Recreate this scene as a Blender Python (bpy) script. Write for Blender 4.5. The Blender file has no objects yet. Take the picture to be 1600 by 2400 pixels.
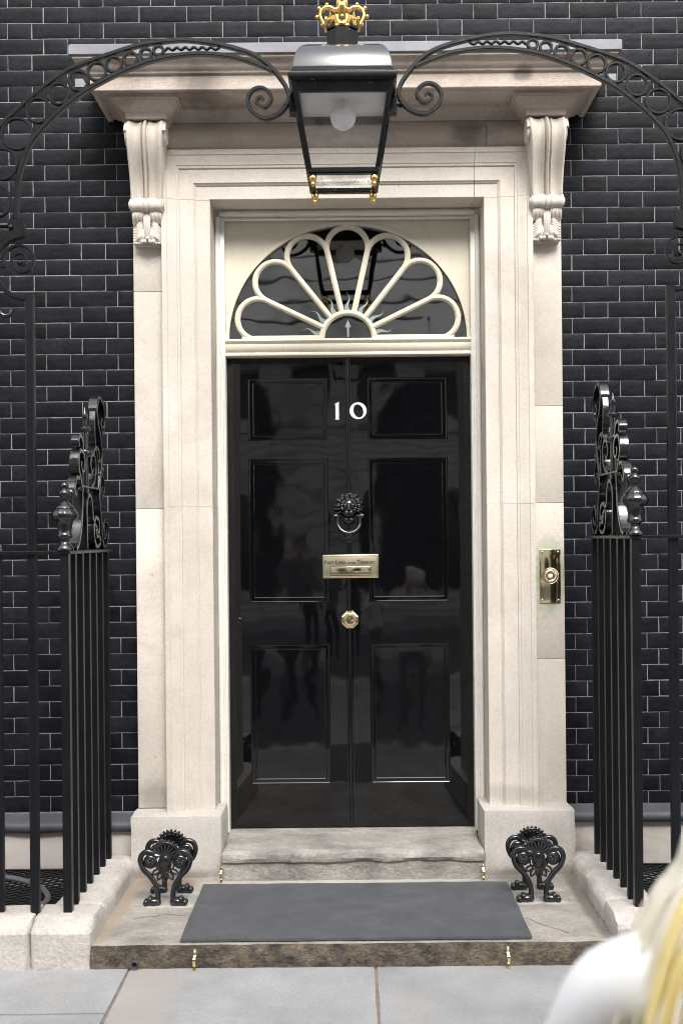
import bpy, bmesh, math, random
from mathutils import Vector, Matrix, noise
pi = math.pi
random.seed(10)
S = bpy.context.scene
COL = S.collection

# ------------------------------------------------------------------ camera, sky, sun, exposure
EYE, DIST, FPX, VPX, VPY = 1.68, 5.5, 2690.0, 820.0, 1262.0
ROLL = math.radians(0.55)
cd = bpy.data.cameras.new('camera'); cam = bpy.data.objects.new('camera', cd); COL.objects.link(cam)
cd.sensor_fit = 'HORIZONTAL'; cd.sensor_width = 24.0; cd.lens = 24.0 * FPX / 1600
cd.shift_x = (800 - VPX) / 1600; cd.shift_y = (VPY - 1200) / 1600
cd.clip_start = 0.05; cd.clip_end = 400
cd.dof.use_dof = True; cd.dof.focus_distance = 5.3; cd.dof.aperture_fstop = 2.8
cam.location = (0, -DIST, EYE); cam.rotation_euler = (pi / 2, ROLL, 0)
S.camera = cam

SUN_EL, SUN_AZ = math.radians(46), math.radians(10)      # behind the camera, a little to its right
W = bpy.data.worlds.new('World'); S.world = W; W.use_nodes = True
wn = W.node_tree.nodes; wl = W.node_tree.links
sky = wn.new('ShaderNodeTexSky'); sky.sky_type = 'NISHITA'; sky.sun_disc = False
sky.sun_elevation = SUN_EL; sky.sun_rotation = pi - SUN_AZ; sky.air_density = 1.6; sky.dust_density = 4.0
hs = wn.new('ShaderNodeHueSaturation'); hs.inputs['Saturation'].default_value = 0.22
wl.new(sky.outputs[0], hs.inputs['Color']); wl.new(hs.outputs[0], wn['Background'].inputs['Color'])
wn['Background'].inputs['Strength'].default_value = 0.15
sd = bpy.data.lights.new('sun', 'SUN'); sun = bpy.data.objects.new('sun', sd); COL.objects.link(sun)
sd.energy = 1.1; sd.angle = math.radians(24); sd.color = (1.0, 0.965, 0.92)
sdir = Vector((math.sin(SUN_AZ) * math.cos(SUN_EL), -math.cos(SUN_AZ) * math.cos(SUN_EL), math.sin(SUN_EL)))
sun.rotation_euler = sdir.to_track_quat('Z', 'Y').to_euler(); sun.location = (0, -6, 20)
vs = S.view_settings; vs.view_transform = 'Standard'; vs.look = 'None'; vs.exposure = 1.5; vs.gamma = 1.0
S.render.engine = 'CYCLES'; S.cycles.filter_width = 1.0

# ------------------------------------------------------------------ helpers
def U(px, py, Y):
    """photograph measurement (pixel) -> point on the plane at depth Y"""
    d = Y + DIST; dx, dy = px - VPX, py - VPY; c, s = math.cos(ROLL), math.sin(ROLL)
    return Vector(((dx * c - dy * s) * d / FPX, Y, EYE - (dx * s + dy * c) * d / FPX))

def tag(o, label=None, cat=None, group=None, kind=None):
    if label: o['label'] = label
    if cat: o['category'] = cat
    if group: o['group'] = group
    if kind: o['kind'] = kind
    return o

def thing(name, loc, label, cat, group=None):
    o = bpy.data.objects.new(name, None); COL.objects.link(o); o.location = loc; o.empty_display_size = .1
    return tag(o, label, cat, group, 'thing')

def world_loc(o):
    v = Vector(o.location)
    while o.parent:
        v = v + o.matrix_parent_inverse.translation; o = o.parent; v = v + Vector(o.location)
    return v

def link(o, parent=None):
    COL.objects.link(o)
    if parent:
        o.parent = parent; o.matrix_parent_inverse = Matrix.Translation(-world_loc(parent))
    return o

class MB:
    def __init__(s): s.v = []; s.f = []; s.mi = []; s.cur = 0
    def add(s, vs, fs):
        b = len(s.v); s.v += [tuple(v) for v in vs]; s.f += [tuple(i + b for i in f) for f in fs]; s.mi += [s.cur] * len(fs); return s
    def box(s, x0, x1, y0, y1, z0, z1):
        return s.add([(x0,y0,z0),(x1,y0,z0),(x1,y1,z0),(x0,y1,z0),(x0,y0,z1),(x1,y0,z1),(x1,y1,z1),(x0,y1,z1)],
                     [(0,3,2,1),(4,5,6,7),(0,1,5,4),(1,2,6,5),(2,3,7,6),(3,0,4,7)])
    def cbox(s, c, h, M=None):
        vs = [Vector((sx*h[0], sy*h[1], sz*h[2])) for sz in (-1,1) for sx, sy in ((-1,-1),(1,-1),(1,1),(-1,1))]
        if M: vs = [M @ v for v in vs]
        return s.add([Vector(c)+v for v in vs], [(0,3,2,1),(4,5,6,7),(0,1,5,4),(1,2,6,5),(2,3,7,6),(3,0,4,7)])
    def tube(s, pts, r, seg=8, closed=False, cap=True, flat=None):
        """round tube along pts (r scalar or list)"""
        pts = [Vector(p) for p in pts]; n = len(pts); rs = r if isinstance(r, (list, tuple)) else [r]*n
        vs, fs = [], []; up = None
        for i, p in enumerate(pts):
            a = pts[(i-1) % n] if (closed or i) else pts[0]; b = pts[(i+1) % n] if (closed or i < n-1) else pts[-1]
            t = (b-a).normalized()
            if up is None: up = t.orthogonal().normalized()
            up = (up - t*up.dot(t)); up = up.normalized() if up.length > 1e-6 else t.orthogonal().normalized()
            w = t.cross(up)
            for k in range(seg):
                q = 2*pi*k/seg; vs.append(p + (up*math.cos(q) + w*math.sin(q))*rs[i])
        m = n if closed else n-1
        for i in range(m):
            for k in range(seg):
                a, b = i*seg+k, i*seg+(k+1) % seg; c, d = ((i+1) % n)*seg+(k+1) % seg, ((i+1) % n)*seg+k
                fs.append((a, b, c, d))
        if cap and not closed:
            fs.append(tuple(range(seg))[::-1]); fs.append(tuple((n-1)*seg+k for k in range(seg)))
        return s.add(vs, fs)
    def strip(s, pts, n, w, t, closed=False):
        """flat bar along pts lying in the plane with normal n; w along n, t across"""
        pts = [Vector(p) for p in pts]; n = Vector(n).normalized(); m = len(pts); vs, fs = [], []
        ws = w if isinstance(w, (list, tuple)) else [w]*m; ts = t if isinstance(t, (list, tuple)) else [t]*m
        for i, p in enumerate(pts):
            a = pts[(i-1) % m] if (closed or i) else pts[0]; b = pts[(i+1) % m] if (closed or i < m-1) else pts[-1]
            d = (b-a).normalized(); q = d.cross(n).normalized(); hw, ht = ws[i]/2, ts[i]/2; c = min(hw, ht)*.35
            for (u, v) in ((-hw+c,-ht),(hw-c,-ht),(hw,-ht+c),(hw,ht-c),(hw-c,ht),(-hw+c,ht),(-hw,ht-c),(-hw,-ht+c)):
                vs.append(p + n*u + q*v)
        for i in range(m if closed else m-1):
            for k in range(8):
                fs.append((i*8+k, i*8+(k+1) % 8, ((i+1) % m)*8+(k+1) % 8, ((i+1) % m)*8+k))
        if not closed: fs += [tuple(range(8))[::-1], tuple((m-1)*8+k for k in range(8))]
        return s.add(vs, fs)
    def lathe(s, prof, c, seg=20, axis='Z', lobes=None, phase=0):
        """prof: list of (r, h)"""
        c = Vector(c); vs, fs = [], []
        for j, (r, h) in enumerate(prof):
            for k in range(seg):
                q = 2*pi*k/seg + phase; rr = r
                if lobes and lobes[0] <= j <= lobes[1]: rr = r*(1 - .09*abs(math.cos(q*lobes[2]/2))**6)
                x, y = rr*math.cos(q), rr*math.sin(q)
                vs.append(c + (Vector((x, y, h)) if axis == 'Z' else Vector((h, x, y)) if axis == 'X' else Vector((x, -h, y))))
        for j in range(len(prof)-1):
            for k in range(seg):
                fs.append((j*seg+k, j*seg+(k+1) % seg, (j+1)*seg+(k+1) % seg, (j+1)*seg+k))
        fs.append(tuple(range(seg))[::-1]); fs.append(tuple((len(prof)-1)*seg+k for k in range(seg)))
        return s.add(vs, fs)
    def ell(s, c, r, seg=10, rings=6, M=None):
        c = Vector(c); vs, fs = [], []
        if not isinstance(r, (list, tuple)): r = (r, r, r)
        vs.append(Vector((0,0,-r[2])))
        for j in range(1, rings):
            t = -pi/2 + pi*j/rings
            for k in range(seg):
                q = 2*pi*k/seg; vs.append(Vector((r[0]*math.cos(t)*math.cos(q), r[1]*math.cos(t)*math.sin(q), r[2]*math.sin(t))))
        vs.append(Vector((0,0,r[2])))
        if M: vs = [M @ v for v in vs]
        for k in range(seg): fs.append((0, 1+(k+1) % seg, 1+k))
        for j in range(rings-2):
            for k in range(seg): fs.append((1+j*seg+k, 1+j*seg+(k+1) % seg, 1+(j+1)*seg+(k+1) % seg, 1+(j+1)*seg+k))
        e = len(vs)-1; b = 1+(rings-2)*seg
        for k in range(seg): fs.append((b+k, b+(k+1) % seg, e))
        return s.add([c+v for v in vs], fs)
    def prism(s, poly, y0, y1, M=None):
        """poly in XZ extruded from y0 (front) to y1"""
        n = len(poly); vs = [Vector((x, y0, z)) for x, z in poly] + [Vector((x, y1, z)) for x, z in poly]
        if M: vs = [M @ v for v in vs]
        return s.add(vs, [tuple(range(n)), tuple(range(n, 2*n))[::-1]] + [(i, i+n, (i+1) % n+n, (i+1) % n) for i in range(n)])
    def ring(s, outer, inner, y0, y1, closed=True):
        """band between two equal-length XZ loops, y0 front y1 back"""
        n = len(outer); L = [[Vector((x, y, z)) for x, z in q] for y in (y0, y1) for q in (outer, inner)]
        vs = L[0]+L[1]+L[2]+L[3]; fs = []
        for i in range(n if closed else n-1):
            j = (i+1) % n
            fs += [(i, j, n+j, n+i), (2*n+j, 2*n+i, 3*n+i, 3*n+j), (j, i, 2*n+i, 2*n+j), (n+i, n+j, 3*n+j, 3*n+i)]
        if not closed:
            fs += [(0, n, 3*n, 2*n), (n-1, 2*n-1+2*n-n+0, 4*n-1, 2*n-1)] if False else [(0, n, 3*n, 2*n), (n-1, 3*n-1, 4*n-1, 2*n-1)]
        return s.add(vs, fs)
    def mould(s, path, prof, fn, caps=True):
        """sweep closed profile (o,h) along an open 2D path, mitred; fn(a,b,h)->3D; o is offset to the left normal of travel"""
        P = [Vector(p) for p in path]; n = len(P); vs, fs = [], []; m = len(prof)
        for i in range(n):
            if i == 0: d = (P[1]-P[0]).normalized(); nn = Vector((-d.y, d.x)); k = 1
            elif i == n-1: d = (P[-1]-P[-2]).normalized(); nn = Vector((-d.y, d.x)); k = 1
            else:
                a, b = (P[i]-P[i-1]).normalized(), (P[i+1]-P[i]).normalized()
                na, nb = Vector((-a.y, a.x)), Vector((-b.y, b.x)); nn = (na+nb).normalized(); k = 1/max(.2, nn.dot(na))
            for o, h in prof:
                q = P[i]+nn*o*k; vs.append(Vector(fn(q.x, q.y, h)))
        for i in range(n-1):
            for j in range(m):
                fs.append((i*m+j, i*m+(j+1) % m, (i+1)*m+(j+1) % m, (i+1)*m+j))
        if caps: fs += [tuple(range(m))[::-1], tuple((n-1)*m+j for j in range(m))]
        return s.add(vs, fs)
    def grid(s, nu, nv, fn, close_u=False):
        vs = [fn(i/nu, j/nv) for j in range(nv+1) for i in range(nu+1)]
        return s.add(vs, [(j*(nu+1)+i, j*(nu+1)+i+1, (j+1)*(nu+1)+i+1, (j+1)*(nu+1)+i) for j in range(nv) for i in range(nu)])
    def mesh(s, name, mats, bevel=0, seg=2, smooth=35, fix=True):
        me = bpy.data.meshes.new(name); me.from_pydata(s.v, [], s.f)
        for m in (mats if isinstance(mats, (list, tuple)) else [mats]): me.materials.append(m)
        me.polygons.foreach_set('material_index', s.mi)
        if bevel or fix:
            bm = bmesh.new(); bm.from_mesh(me)
            if fix: bmesh.ops.recalc_face_normals(bm, faces=bm.faces)
            if bevel:
                es = [e for e in bm.edges if len(e.link_faces) == 2 and e.calc_face_angle(0) > math.radians(30)]
                bmesh.ops.bevel(bm, geom=es, offset=bevel, segments=seg, affect='EDGES', profile=.5, clamp_overlap=True)
            bm.to_mesh(me); bm.free()
        if smooth:
            me.polygons.foreach_set('use_smooth', [True]*len(me.polygons)); me.set_sharp_from_angle(angle=math.radians(smooth))
        me.update(); return me
    def build(s, name, mats, parent=None, bevel=0, seg=2, smooth=35, fix=True):
        o = bpy.data.objects.new(name, s.mesh(name, mats, bevel, seg, smooth, fix)); return link(o, parent)

def part(name, mats, parent, fn, **k):
    m = MB(); fn(m); return m.build(name, mats, parent, **k)

def rough_box(x0, x1, y0, y1, z0, z1, step=.03, amp=.004, scale=14, front_amp=None, edge=.012):
    """stone block with worn faces: subdivided box, noise-displaced, rounded arrises"""
    bm = bmesh.new(); L = (x1-x0, y1-y0, z1-z0); N = [max(1, min(60, int(l/step))) for l in L]
    def f(a, b, c): return (x0+L[0]*a/N[0], y0+L[1]*b/N[1], z0+L[2]*c/N[2])
    idx = {}
    def V(i, j, k):
        if (i,j,k) not in idx: idx[(i,j,k)] = bm.verts.new(f(i,j,k))
        return idx[(i,j,k)]
    for i in range(N[0]):
        for j in range(N[1]):
            bm.faces.new((V(i,j,0),V(i,j+1,0),V(i+1,j+1,0),V(i+1,j,0))); k = N[2]; bm.faces.new((V(i,j,k),V(i+1,j,k),V(i+1,j+1,k),V(i,j+1,k)))
        for k in range(N[2]):
            bm.faces.new((V(i,0,k),V(i+1,0,k),V(i+1,0,k+1),V(i,0,k+1))); j = N[1]; bm.faces.new((V(i,j,k),V(i,j,k+1),V(i+1,j,k+1),V(i+1,j,k)))
    for j in range(N[1]):
        for k in range(N[2]):
            bm.faces.new((V(0,j,k),V(0,j,k+1),V(0,j+1,k+1),V(0,j+1,k))); i = N[0]; bm.faces.new((V(i,j,k),V(i,j+1,k),V(i,j+1,k+1),V(i,j,k+1)))
    c = Vector(((x0+x1)/2, (y0+y1)/2, (z0+z1)/2)); H = Vector(L)/2
    for v in bm.verts:
        p = v.co.copy(); q = p-c
        on = [abs(abs(q[a])-H[a]) < 1e-5 for a in range(3)]
        if sum(on) >= 2:
            for a in range(3):
                if on[a]: v.co[a] -= math.copysign(edge*(.6+.8*noise.noise(p*9)), q[a])*.5
        d = noise.fractal(p*scale, 1.0, 2.0, 3)
        for a in range(3):
            if on[a] and a != 2 or (on[a] and a == 2 and q[2] > 0):
                am = front_amp if (front_amp and a == 1 and q[1] < 0) else amp
                v.co[a] += math.copysign(d*am, q[a])
    return bm

def bm_obj(bm, name, mats, parent=None, smooth=40):
    me = bpy.data.meshes.new(name); bmesh.ops.recalc_face_normals(bm, faces=bm.faces); bm.to_mesh(me); bm.free()
    for m in (mats if isinstance(mats, (list, tuple)) else [mats]): me.materials.append(m)
    me.polygons.foreach_set('use_smooth', [True]*len(me.polygons)); me.set_sharp_from_angle(angle=math.radians(smooth))
    return link(bpy.data.objects.new(name, me), parent)

# ------------------------------------------------------------------ materials
def mat(name, c1, c2=None, rough=.6, rough2=None, metal=0, nscale=8, bump=0, bscale=60, bdist=.002, detail=5, stain=None, stain_scale=2.5, stain_amt=.5,
        ior=1.5, spec=.5, rnd=0, coat=0, stretch=(1,1,1), wave=None, contrast=(.35,.68), speck=None, grain=None):
    m = bpy.data.materials.new(name); m.use_nodes = True; N, L = m.node_tree.nodes, m.node_tree.links
    b = N['Principled BSDF']; b.inputs['Roughness'].default_value = rough; b.inputs['Metallic'].default_value = metal; b.inputs['IOR'].default_value = ior; b.inputs['Specular IOR Level'].default_value = spec
    b.inputs['Coat Weight'].default_value = coat; b.inputs['Coat Roughness'].default_value = .04
    g = N.new('ShaderNodeNewGeometry'); mp = N.new('ShaderNodeMapping'); mp.inputs['Scale'].default_value = stretch; L.new(g.outputs['Position'], mp.inputs['Vector'])
    def nz(sc, det=detail, ro=.6, dist=0):
        n = N.new('ShaderNodeTexNoise'); n.inputs['Scale'].default_value = sc; n.inputs['Detail'].default_value = det; n.inputs['Roughness'].default_value = ro
        n.inputs['Distortion'].default_value = dist; L.new(mp.outputs[0], n.inputs['Vector']); return n.outputs['Fac']
    def ramp(src, a, bb):
        r = N.new('ShaderNodeMapRange'); r.inputs['From Min'].default_value = a; r.inputs['From Max'].default_value = bb; L.new(src, r.inputs['Value']); return r.outputs[0]
    def mix(fac, A, B, mode='MIX'):
        x = N.new('ShaderNodeMix'); x.data_type = 'RGBA'; x.blend_type = mode
        if isinstance(fac, (int, float)): x.inputs[0].default_value = fac
        else: L.new(fac, x.inputs[0])
        for i, q in ((6, A), (7, B)):
            if isinstance(q, tuple): x.inputs[i].default_value = (*q, 1)
            else: L.new(q, x.inputs[i])
        return x.outputs[2]
    col = mix(ramp(nz(nscale), *contrast), c1, c2 or c1)
    if stain:
        a = N.new('ShaderNodeMath'); a.operation = 'MULTIPLY'; L.new(ramp(nz(stain_scale, 8, .7, .6), .52, .72), a.inputs[0]); a.inputs[1].default_value = stain_amt
        col = mix(a.outputs[0], col, stain)
    if grain:
        r = N.new('ShaderNodeMapRange'); r.inputs['From Min'].default_value = .3; r.inputs['From Max'].default_value = .7; r.inputs['To Min'].default_value = 1-grain[1]; r.inputs['To Max'].default_value = 1+grain[1]
        L.new(nz(grain[0], 4, .7), r.inputs['Value']); hg = N.new('ShaderNodeHueSaturation'); L.new(r.outputs[0], hg.inputs['Value']); L.new(col, hg.inputs['Color']); col = hg.outputs[0]
    if speck:
        a = N.new('ShaderNodeMath'); a.operation = 'MULTIPLY'; L.new(ramp(nz(speck[1], 2, .5), speck[2], speck[2]+.04), a.inputs[0]); a.inputs[1].default_value = speck[3]
        col = mix(a.outputs[0], col, speck[0])
    if rnd:
        oi = N.new('ShaderNodeObjectInfo'); r = N.new('ShaderNodeMapRange'); r.inputs['To Min'].default_value = 1-rnd; r.inputs['To Max'].default_value = 1+rnd
        L.new(oi.outputs['Random'], r.inputs['Value']); hv = N.new('ShaderNodeHueSaturation'); L.new(r.outputs[0], hv.inputs['Value']); L.new(col, hv.inputs['Color']); col = hv.outputs[0]
    L.new(col, b.inputs['Base Color'])
    if rough2 is not None:
        r = N.new('ShaderNodeMapRange'); r.inputs['To Min'].default_value = rough; r.inputs['To Max'].default_value = rough2
        L.new(nz(nscale*1.7), r.inputs['Value']); L.new(r.outputs[0], b.inputs['Roughness'])
    nrm = None
    if bump:
        bp = N.new('ShaderNodeBump'); bp.inputs['Strength'].default_value = bump; bp.inputs['Distance'].default_value = bdist; L.new(nz(bscale, 6, .65), bp.inputs['Height']); nrm = bp.outputs[0]
    if wave:
        bp2 = N.new('ShaderNodeBump'); bp2.inputs['Strength'].default_value = wave[1]; bp2.inputs['Distance'].default_value = wave[2]; L.new(nz(wave[0], 2, .5), bp2.inputs['Height'])
        if nrm: L.new(nrm, bp2.inputs['Normal'])
        nrm = bp2.outputs[0]
    if nrm: L.new(nrm, b.inputs['Normal'])
    return m

M = {}
M['brick'] = mat('black_painted_brick', (.0042,.0049,.0070), (.0098,.0110,.0145), .38, .66, spec=.12, nscale=9, detail=9, bump=.5, bscale=34, bdist=.004, rnd=.42, grain=(60,.4), speck=((.05,.05,.05), 60, .76, .35))
M['mortar'] = mat('white_tuck_pointing', (.25,.254,.265), (.13,.133,.14), .8, nscale=17)
M['stone'] = mat('pale_portland_stone', (.60,.55,.49), (.505,.455,.40), .75, nscale=2.6, detail=10, bump=.6, bscale=120, bdist=.003, stain=(.40,.335,.285), stain_scale=1.9, stain_amt=.6, rnd=.045, speck=((.25,.21,.18), 42, .75, .6), grain=(95,.09))
M['cornice'] = mat('weathered_cornice_stone', (.52,.455,.40), (.40,.335,.285), .8, nscale=4, detail=10, grain=(80,.13), bump=.7, bscale=90, bdist=.004, stain=(.20,.165,.14), stain_scale=2.2, stain_amt=.65, rnd=.03, stretch=(1,1,1.8))
M['console'] = mat('carved_console_stone', (.60,.55,.485), (.54,.49,.43), .75, nscale=6, grain=(95,.08), bump=.3, bscale=150, bdist=.0012, stain=(.42,.34,.29), stain_scale=4, stain_amt=.4)
M['plinth'] = mat('plinth_stone', (.52,.485,.45), (.42,.39,.355), .78, nscale=5, detail=10, grain=(90,.12), bump=.7, bscale=100, bdist=.004, stain=(.36,.33,.30), stain_scale=3, stain_amt=.5)
M['coping'] = mat('white_coping_stone', (.56,.525,.49), (.43,.395,.36), .8, nscale=9, detail=10, grain=(70,.16), bump=1.0, bscale=55, bdist=.007, stain=(.30,.27,.24), stain_scale=4, stain_amt=.4)
M['render'] = mat('cream_plinth_render', (.50,.465,.43), (.42,.385,.35), .8, nscale=6, bump=.3, bscale=60, bdist=.002, stain=(.23,.19,.16), stain_scale=3, stain_amt=.65)
M['york'] = mat('york_stone_step', (.37,.34,.30), (.23,.215,.19), .72, nscale=5, detail=12, grain=(70,.22), bump=1.0, bscale=22, bdist=.012, stain=(.16,.15,.135), stain_scale=5, stain_amt=.6, stretch=(.85,1,1))
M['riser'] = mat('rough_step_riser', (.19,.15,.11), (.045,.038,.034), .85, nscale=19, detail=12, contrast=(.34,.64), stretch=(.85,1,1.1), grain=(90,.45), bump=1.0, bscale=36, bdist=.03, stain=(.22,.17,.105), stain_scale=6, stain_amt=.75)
M['step'] = mat('worn_threshold_stone', (.38,.355,.32), (.19,.18,.168), .75, nscale=6, detail=12, grain=(80,.22), bump=1.0, bscale=30, bdist=.012, stain=(.085,.08,.075), stain_scale=5, stain_amt=.6, stretch=(.8,1,1.2))
M['slab'] = mat('blue_grey_paving', (.345,.345,.346), (.26,.261,.264), .7, nscale=3.5, detail=12, grain=(120,.14), bump=.8, bscale=50, bdist=.005, stain=(.35,.325,.30), stain_scale=1.3, stain_amt=.8, rnd=.06, speck=((.15,.15,.15), 34, .755, .5))
M['slab_buff'] = mat('buff_paving', (.41,.37,.33), (.36,.33,.30), .7, nscale=4, bump=.5, bscale=60, bdist=.003, stain=(.35,.35,.355), stain_scale=1.5, stain_amt=.7)
M['joint'] = mat('sandy_joint', (.26,.215,.18), (.15,.12,.10), .9, nscale=25, bump=.6, bscale=80, stain=(.36,.09,.09), stain_scale=9, stain_amt=.9)
M['asphalt'] = mat('asphalt', (.14,.14,.143), (.11,.11,.113), .8, nscale=3, bump=.6, bscale=200)
M['lead'] = mat('sheet_lead', (.205,.212,.23), (.145,.15,.165), .5, .65, metal=.2, nscale=5, bump=.3, bscale=20, bdist=.004, stain=(.2,.2,.23), stain_amt=.5)
M['lead_dark'] = mat('dull_lead', (.075,.078,.092), (.05,.053,.064), .5, .65, metal=.3, nscale=6, bump=.4, bscale=14, bdist=.006)
M['cream'] = mat('cream_gloss_paint', (.66,.61,.50), (.62,.57,.465), .22, .34, nscale=4, bump=.12, bscale=25, bdist=.002)
M['cream2'] = mat('white_gloss_paint', (.72,.70,.64), (.67,.645,.59), .22, .34, nscale=4, bump=.12, bscale=25, bdist=.002)
M['door'] = mat('black_gloss_door', (.0022,.0024,.003), (.003,.003,.0036), .035, nscale=3, ior=1.56, wave=(3.2, .55, .005), bump=.06, bscale=26, bdist=.0012)
M['iron'] = mat('black_gloss_iron', (.003,.0036,.005), (.005,.006,.0078), .09, .22, spec=.85, nscale=12, bump=.35, bscale=40, bdist=.003)
M['iron_dull'] = mat('black_satin_iron', (.003,.0035,.0047), (.006,.0068,.0085), .26, .44, spec=.3, nscale=10, bump=.4, bscale=60, bdist=.002)
M['lampblack'] = mat('lantern_black', (.003,.0033,.004), (.005,.0052,.006), .22, .35, spec=.22, nscale=14, bump=.2, bscale=60, bdist=.002, speck=((.2,.2,.2), 45, .72, .5))
M['lamproof'] = mat('polished_lantern_roof', (.02,.02,.025), (.03,.03,.036), .09, .14, nscale=5, ior=1.85, wave=(5, .2, .003))
M['gold'] = mat('gilded', (.90,.64,.24), (.80,.52,.15), .2, .32, metal=1, nscale=20, bump=.3, bscale=60, bdist=.002)
M['brass'] = mat('polished_brass', (.90,.78,.52), (.84,.70,.43), .07, .16, metal=1, nscale=7, wave=(9, .18, .003))
M['brassdark'] = mat('engraved_lettering', (.05,.04,.025), (.07,.055,.03), .5, metal=.3)
M['white'] = mat('white_number_paint', (.82,.84,.88), (.78,.80,.85), .3)
M['mat'] = mat('grey_rubber_mat', (.080,.083,.090), (.057,.060,.066), .75, nscale=7, detail=10, grain=(200,.2), bump=.8, bscale=160, bdist=.002, stain=(.115,.118,.126), stain_scale=4, stain_amt=.5, speck=((.3,.3,.3), 60, .78, .5))
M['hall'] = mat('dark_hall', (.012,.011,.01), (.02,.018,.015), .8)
M['bulb'] = mat('frosted_bulb', (.88,.88,.89), (.86,.86,.87), .3)
M['cap'] = mat('lamp_holder', (.10,.09,.08), (.18,.16,.13), .4, metal=.6)
M['hose'] = mat('grey_hose', (.10,.10,.105), (.075,.075,.08), .5)
M['opp'] = mat('facing_stone', (.74,.72,.69), (.64,.62,.59), .8, nscale=1.2, bump=.5, bscale=20, bdist=.006, stain=(.2,.19,.18), stain_scale=.8, stain_amt=.6, rnd=.05)
M['oppdark'] = mat('facing_recess', (.03,.03,.03), (.05,.05,.048), .6)
M['etched'] = mat('etched_glass', (.27,.31,.295), (.22,.26,.245), .4)
M['verdigris'] = mat('verdigris', (.26,.36,.25), (.4,.44,.36), .8, nscale=20)
def add_stain(m, c, rad, col, amt, nsc=30):
    """patch of discoloration with a ragged edge round point c"""
    N, L = m.node_tree.nodes, m.node_tree.links; b = N['Principled BSDF']; src = b.inputs['Base Color'].links[0].from_socket
    g = N.new('ShaderNodeNewGeometry'); mp = N.new('ShaderNodeMapping'); mp.vector_type = 'TEXTURE'; mp.inputs['Location'].default_value = c; mp.inputs['Scale'].default_value = rad; L.new(g.outputs['Position'], mp.inputs[0])
    ln = N.new('ShaderNodeVectorMath'); ln.operation = 'LENGTH'; L.new(mp.outputs[0], ln.inputs[0])
    n = N.new('ShaderNodeTexNoise'); n.inputs['Scale'].default_value = nsc; n.inputs['Detail'].default_value = 5; L.new(g.outputs['Position'], n.inputs['Vector'])
    ad = N.new('ShaderNodeMath'); ad.operation = 'MULTIPLY_ADD'; ad.inputs[1].default_value = .7; L.new(n.outputs[0], ad.inputs[0]); L.new(ln.outputs['Value'], ad.inputs[2])
    r = N.new('ShaderNodeMapRange'); r.inputs['From Min'].default_value = 1.5; r.inputs['From Max'].default_value = .85; r.inputs['To Max'].default_value = amt; L.new(ad.outputs[0], r.inputs[0])
    x = N.new('ShaderNodeMix'); x.data_type = 'RGBA'; L.new(r.outputs[0], x.inputs[0]); L.new(src, x.inputs[6]); x.inputs[7].default_value = (*col, 1); L.new(x.outputs[2], b.inputs['Base Color'])
def glass(name, tint, refl=1.5, rough=.01, wavy=0, dust=0):
    m = bpy.data.materials.new(name); m.use_nodes = True; N, L = m.node_tree.nodes, m.node_tree.links; N.remove(N['Principled BSDF'])
    t = N.new('ShaderNodeBsdfTransparent'); t.inputs[0].default_value = (*tint, 1); g = N.new('ShaderNodeBsdfGlossy'); g.inputs['Roughness'].default_value = rough
    f = N.new('ShaderNodeFresnel'); gb = N.new('ShaderNodeNewGeometry'); mi = N.new('ShaderNodeMix'); mi.inputs[2].default_value = refl; mi.inputs[3].default_value = 1/refl; L.new(gb.outputs['Backfacing'], mi.inputs[0]); L.new(mi.outputs[0], f.inputs[0]); x = N.new('ShaderNodeMixShader'); L.new(f.outputs[0], x.inputs[0]); L.new(t.outputs[0], x.inputs[1]); L.new(g.outputs[0], x.inputs[2])
    out = x
    if wavy:
        ge = N.new('ShaderNodeNewGeometry'); n = N.new('ShaderNodeTexNoise'); n.inputs['Scale'].default_value = 6; n.inputs['Detail'].default_value = 1; L.new(ge.outputs['Position'], n.inputs['Vector'])
        bp = N.new('ShaderNodeBump'); bp.inputs['Strength'].default_value = wavy; bp.inputs['Distance'].default_value = .003; L.new(n.outputs[0], bp.inputs['Height']); L.new(bp.outputs[0], g.inputs['Normal'])
    if dust:
        ge = N.new('ShaderNodeNewGeometry'); mp = N.new('ShaderNodeMapping'); mp.inputs['Scale'].default_value = (1,1,.45); L.new(ge.outputs['Position'], mp.inputs[0])
        n = N.new('ShaderNodeTexNoise'); n.inputs['Scale'].default_value = 14; n.inputs['Detail'].default_value = 6; n.inputs['Distortion'].default_value = 1.2; L.new(mp.outputs[0], n.inputs['Vector'])
        r = N.new('ShaderNodeMapRange'); r.inputs['From Min'].default_value = .35; r.inputs['From Max'].default_value = .8; r.inputs['To Min'].default_value = dust*.35; r.inputs['To Max'].default_value = dust*1.6; L.new(n.outputs[0], r.inputs[0])
        d = N.new('ShaderNodeBsdfDiffuse'); d.inputs[0].default_value = (.55,.55,.55,1); y = N.new('ShaderNodeMixShader'); L.new(r.outputs[0], y.inputs[0]); L.new(x.outputs[0], y.inputs[1]); L.new(d.outputs[0], y.inputs[2]); out = y
    L.new(out.outputs[0], N['Material Output'].inputs[0]); return m
M['pane'] = glass('fanlight_glass', (.86,.88,.86), 2.25, .012, .22)
M['lampglass'] = glass('lantern_glass', (.995,.995,.995), 1.28, .02, .2, .02)

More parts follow.
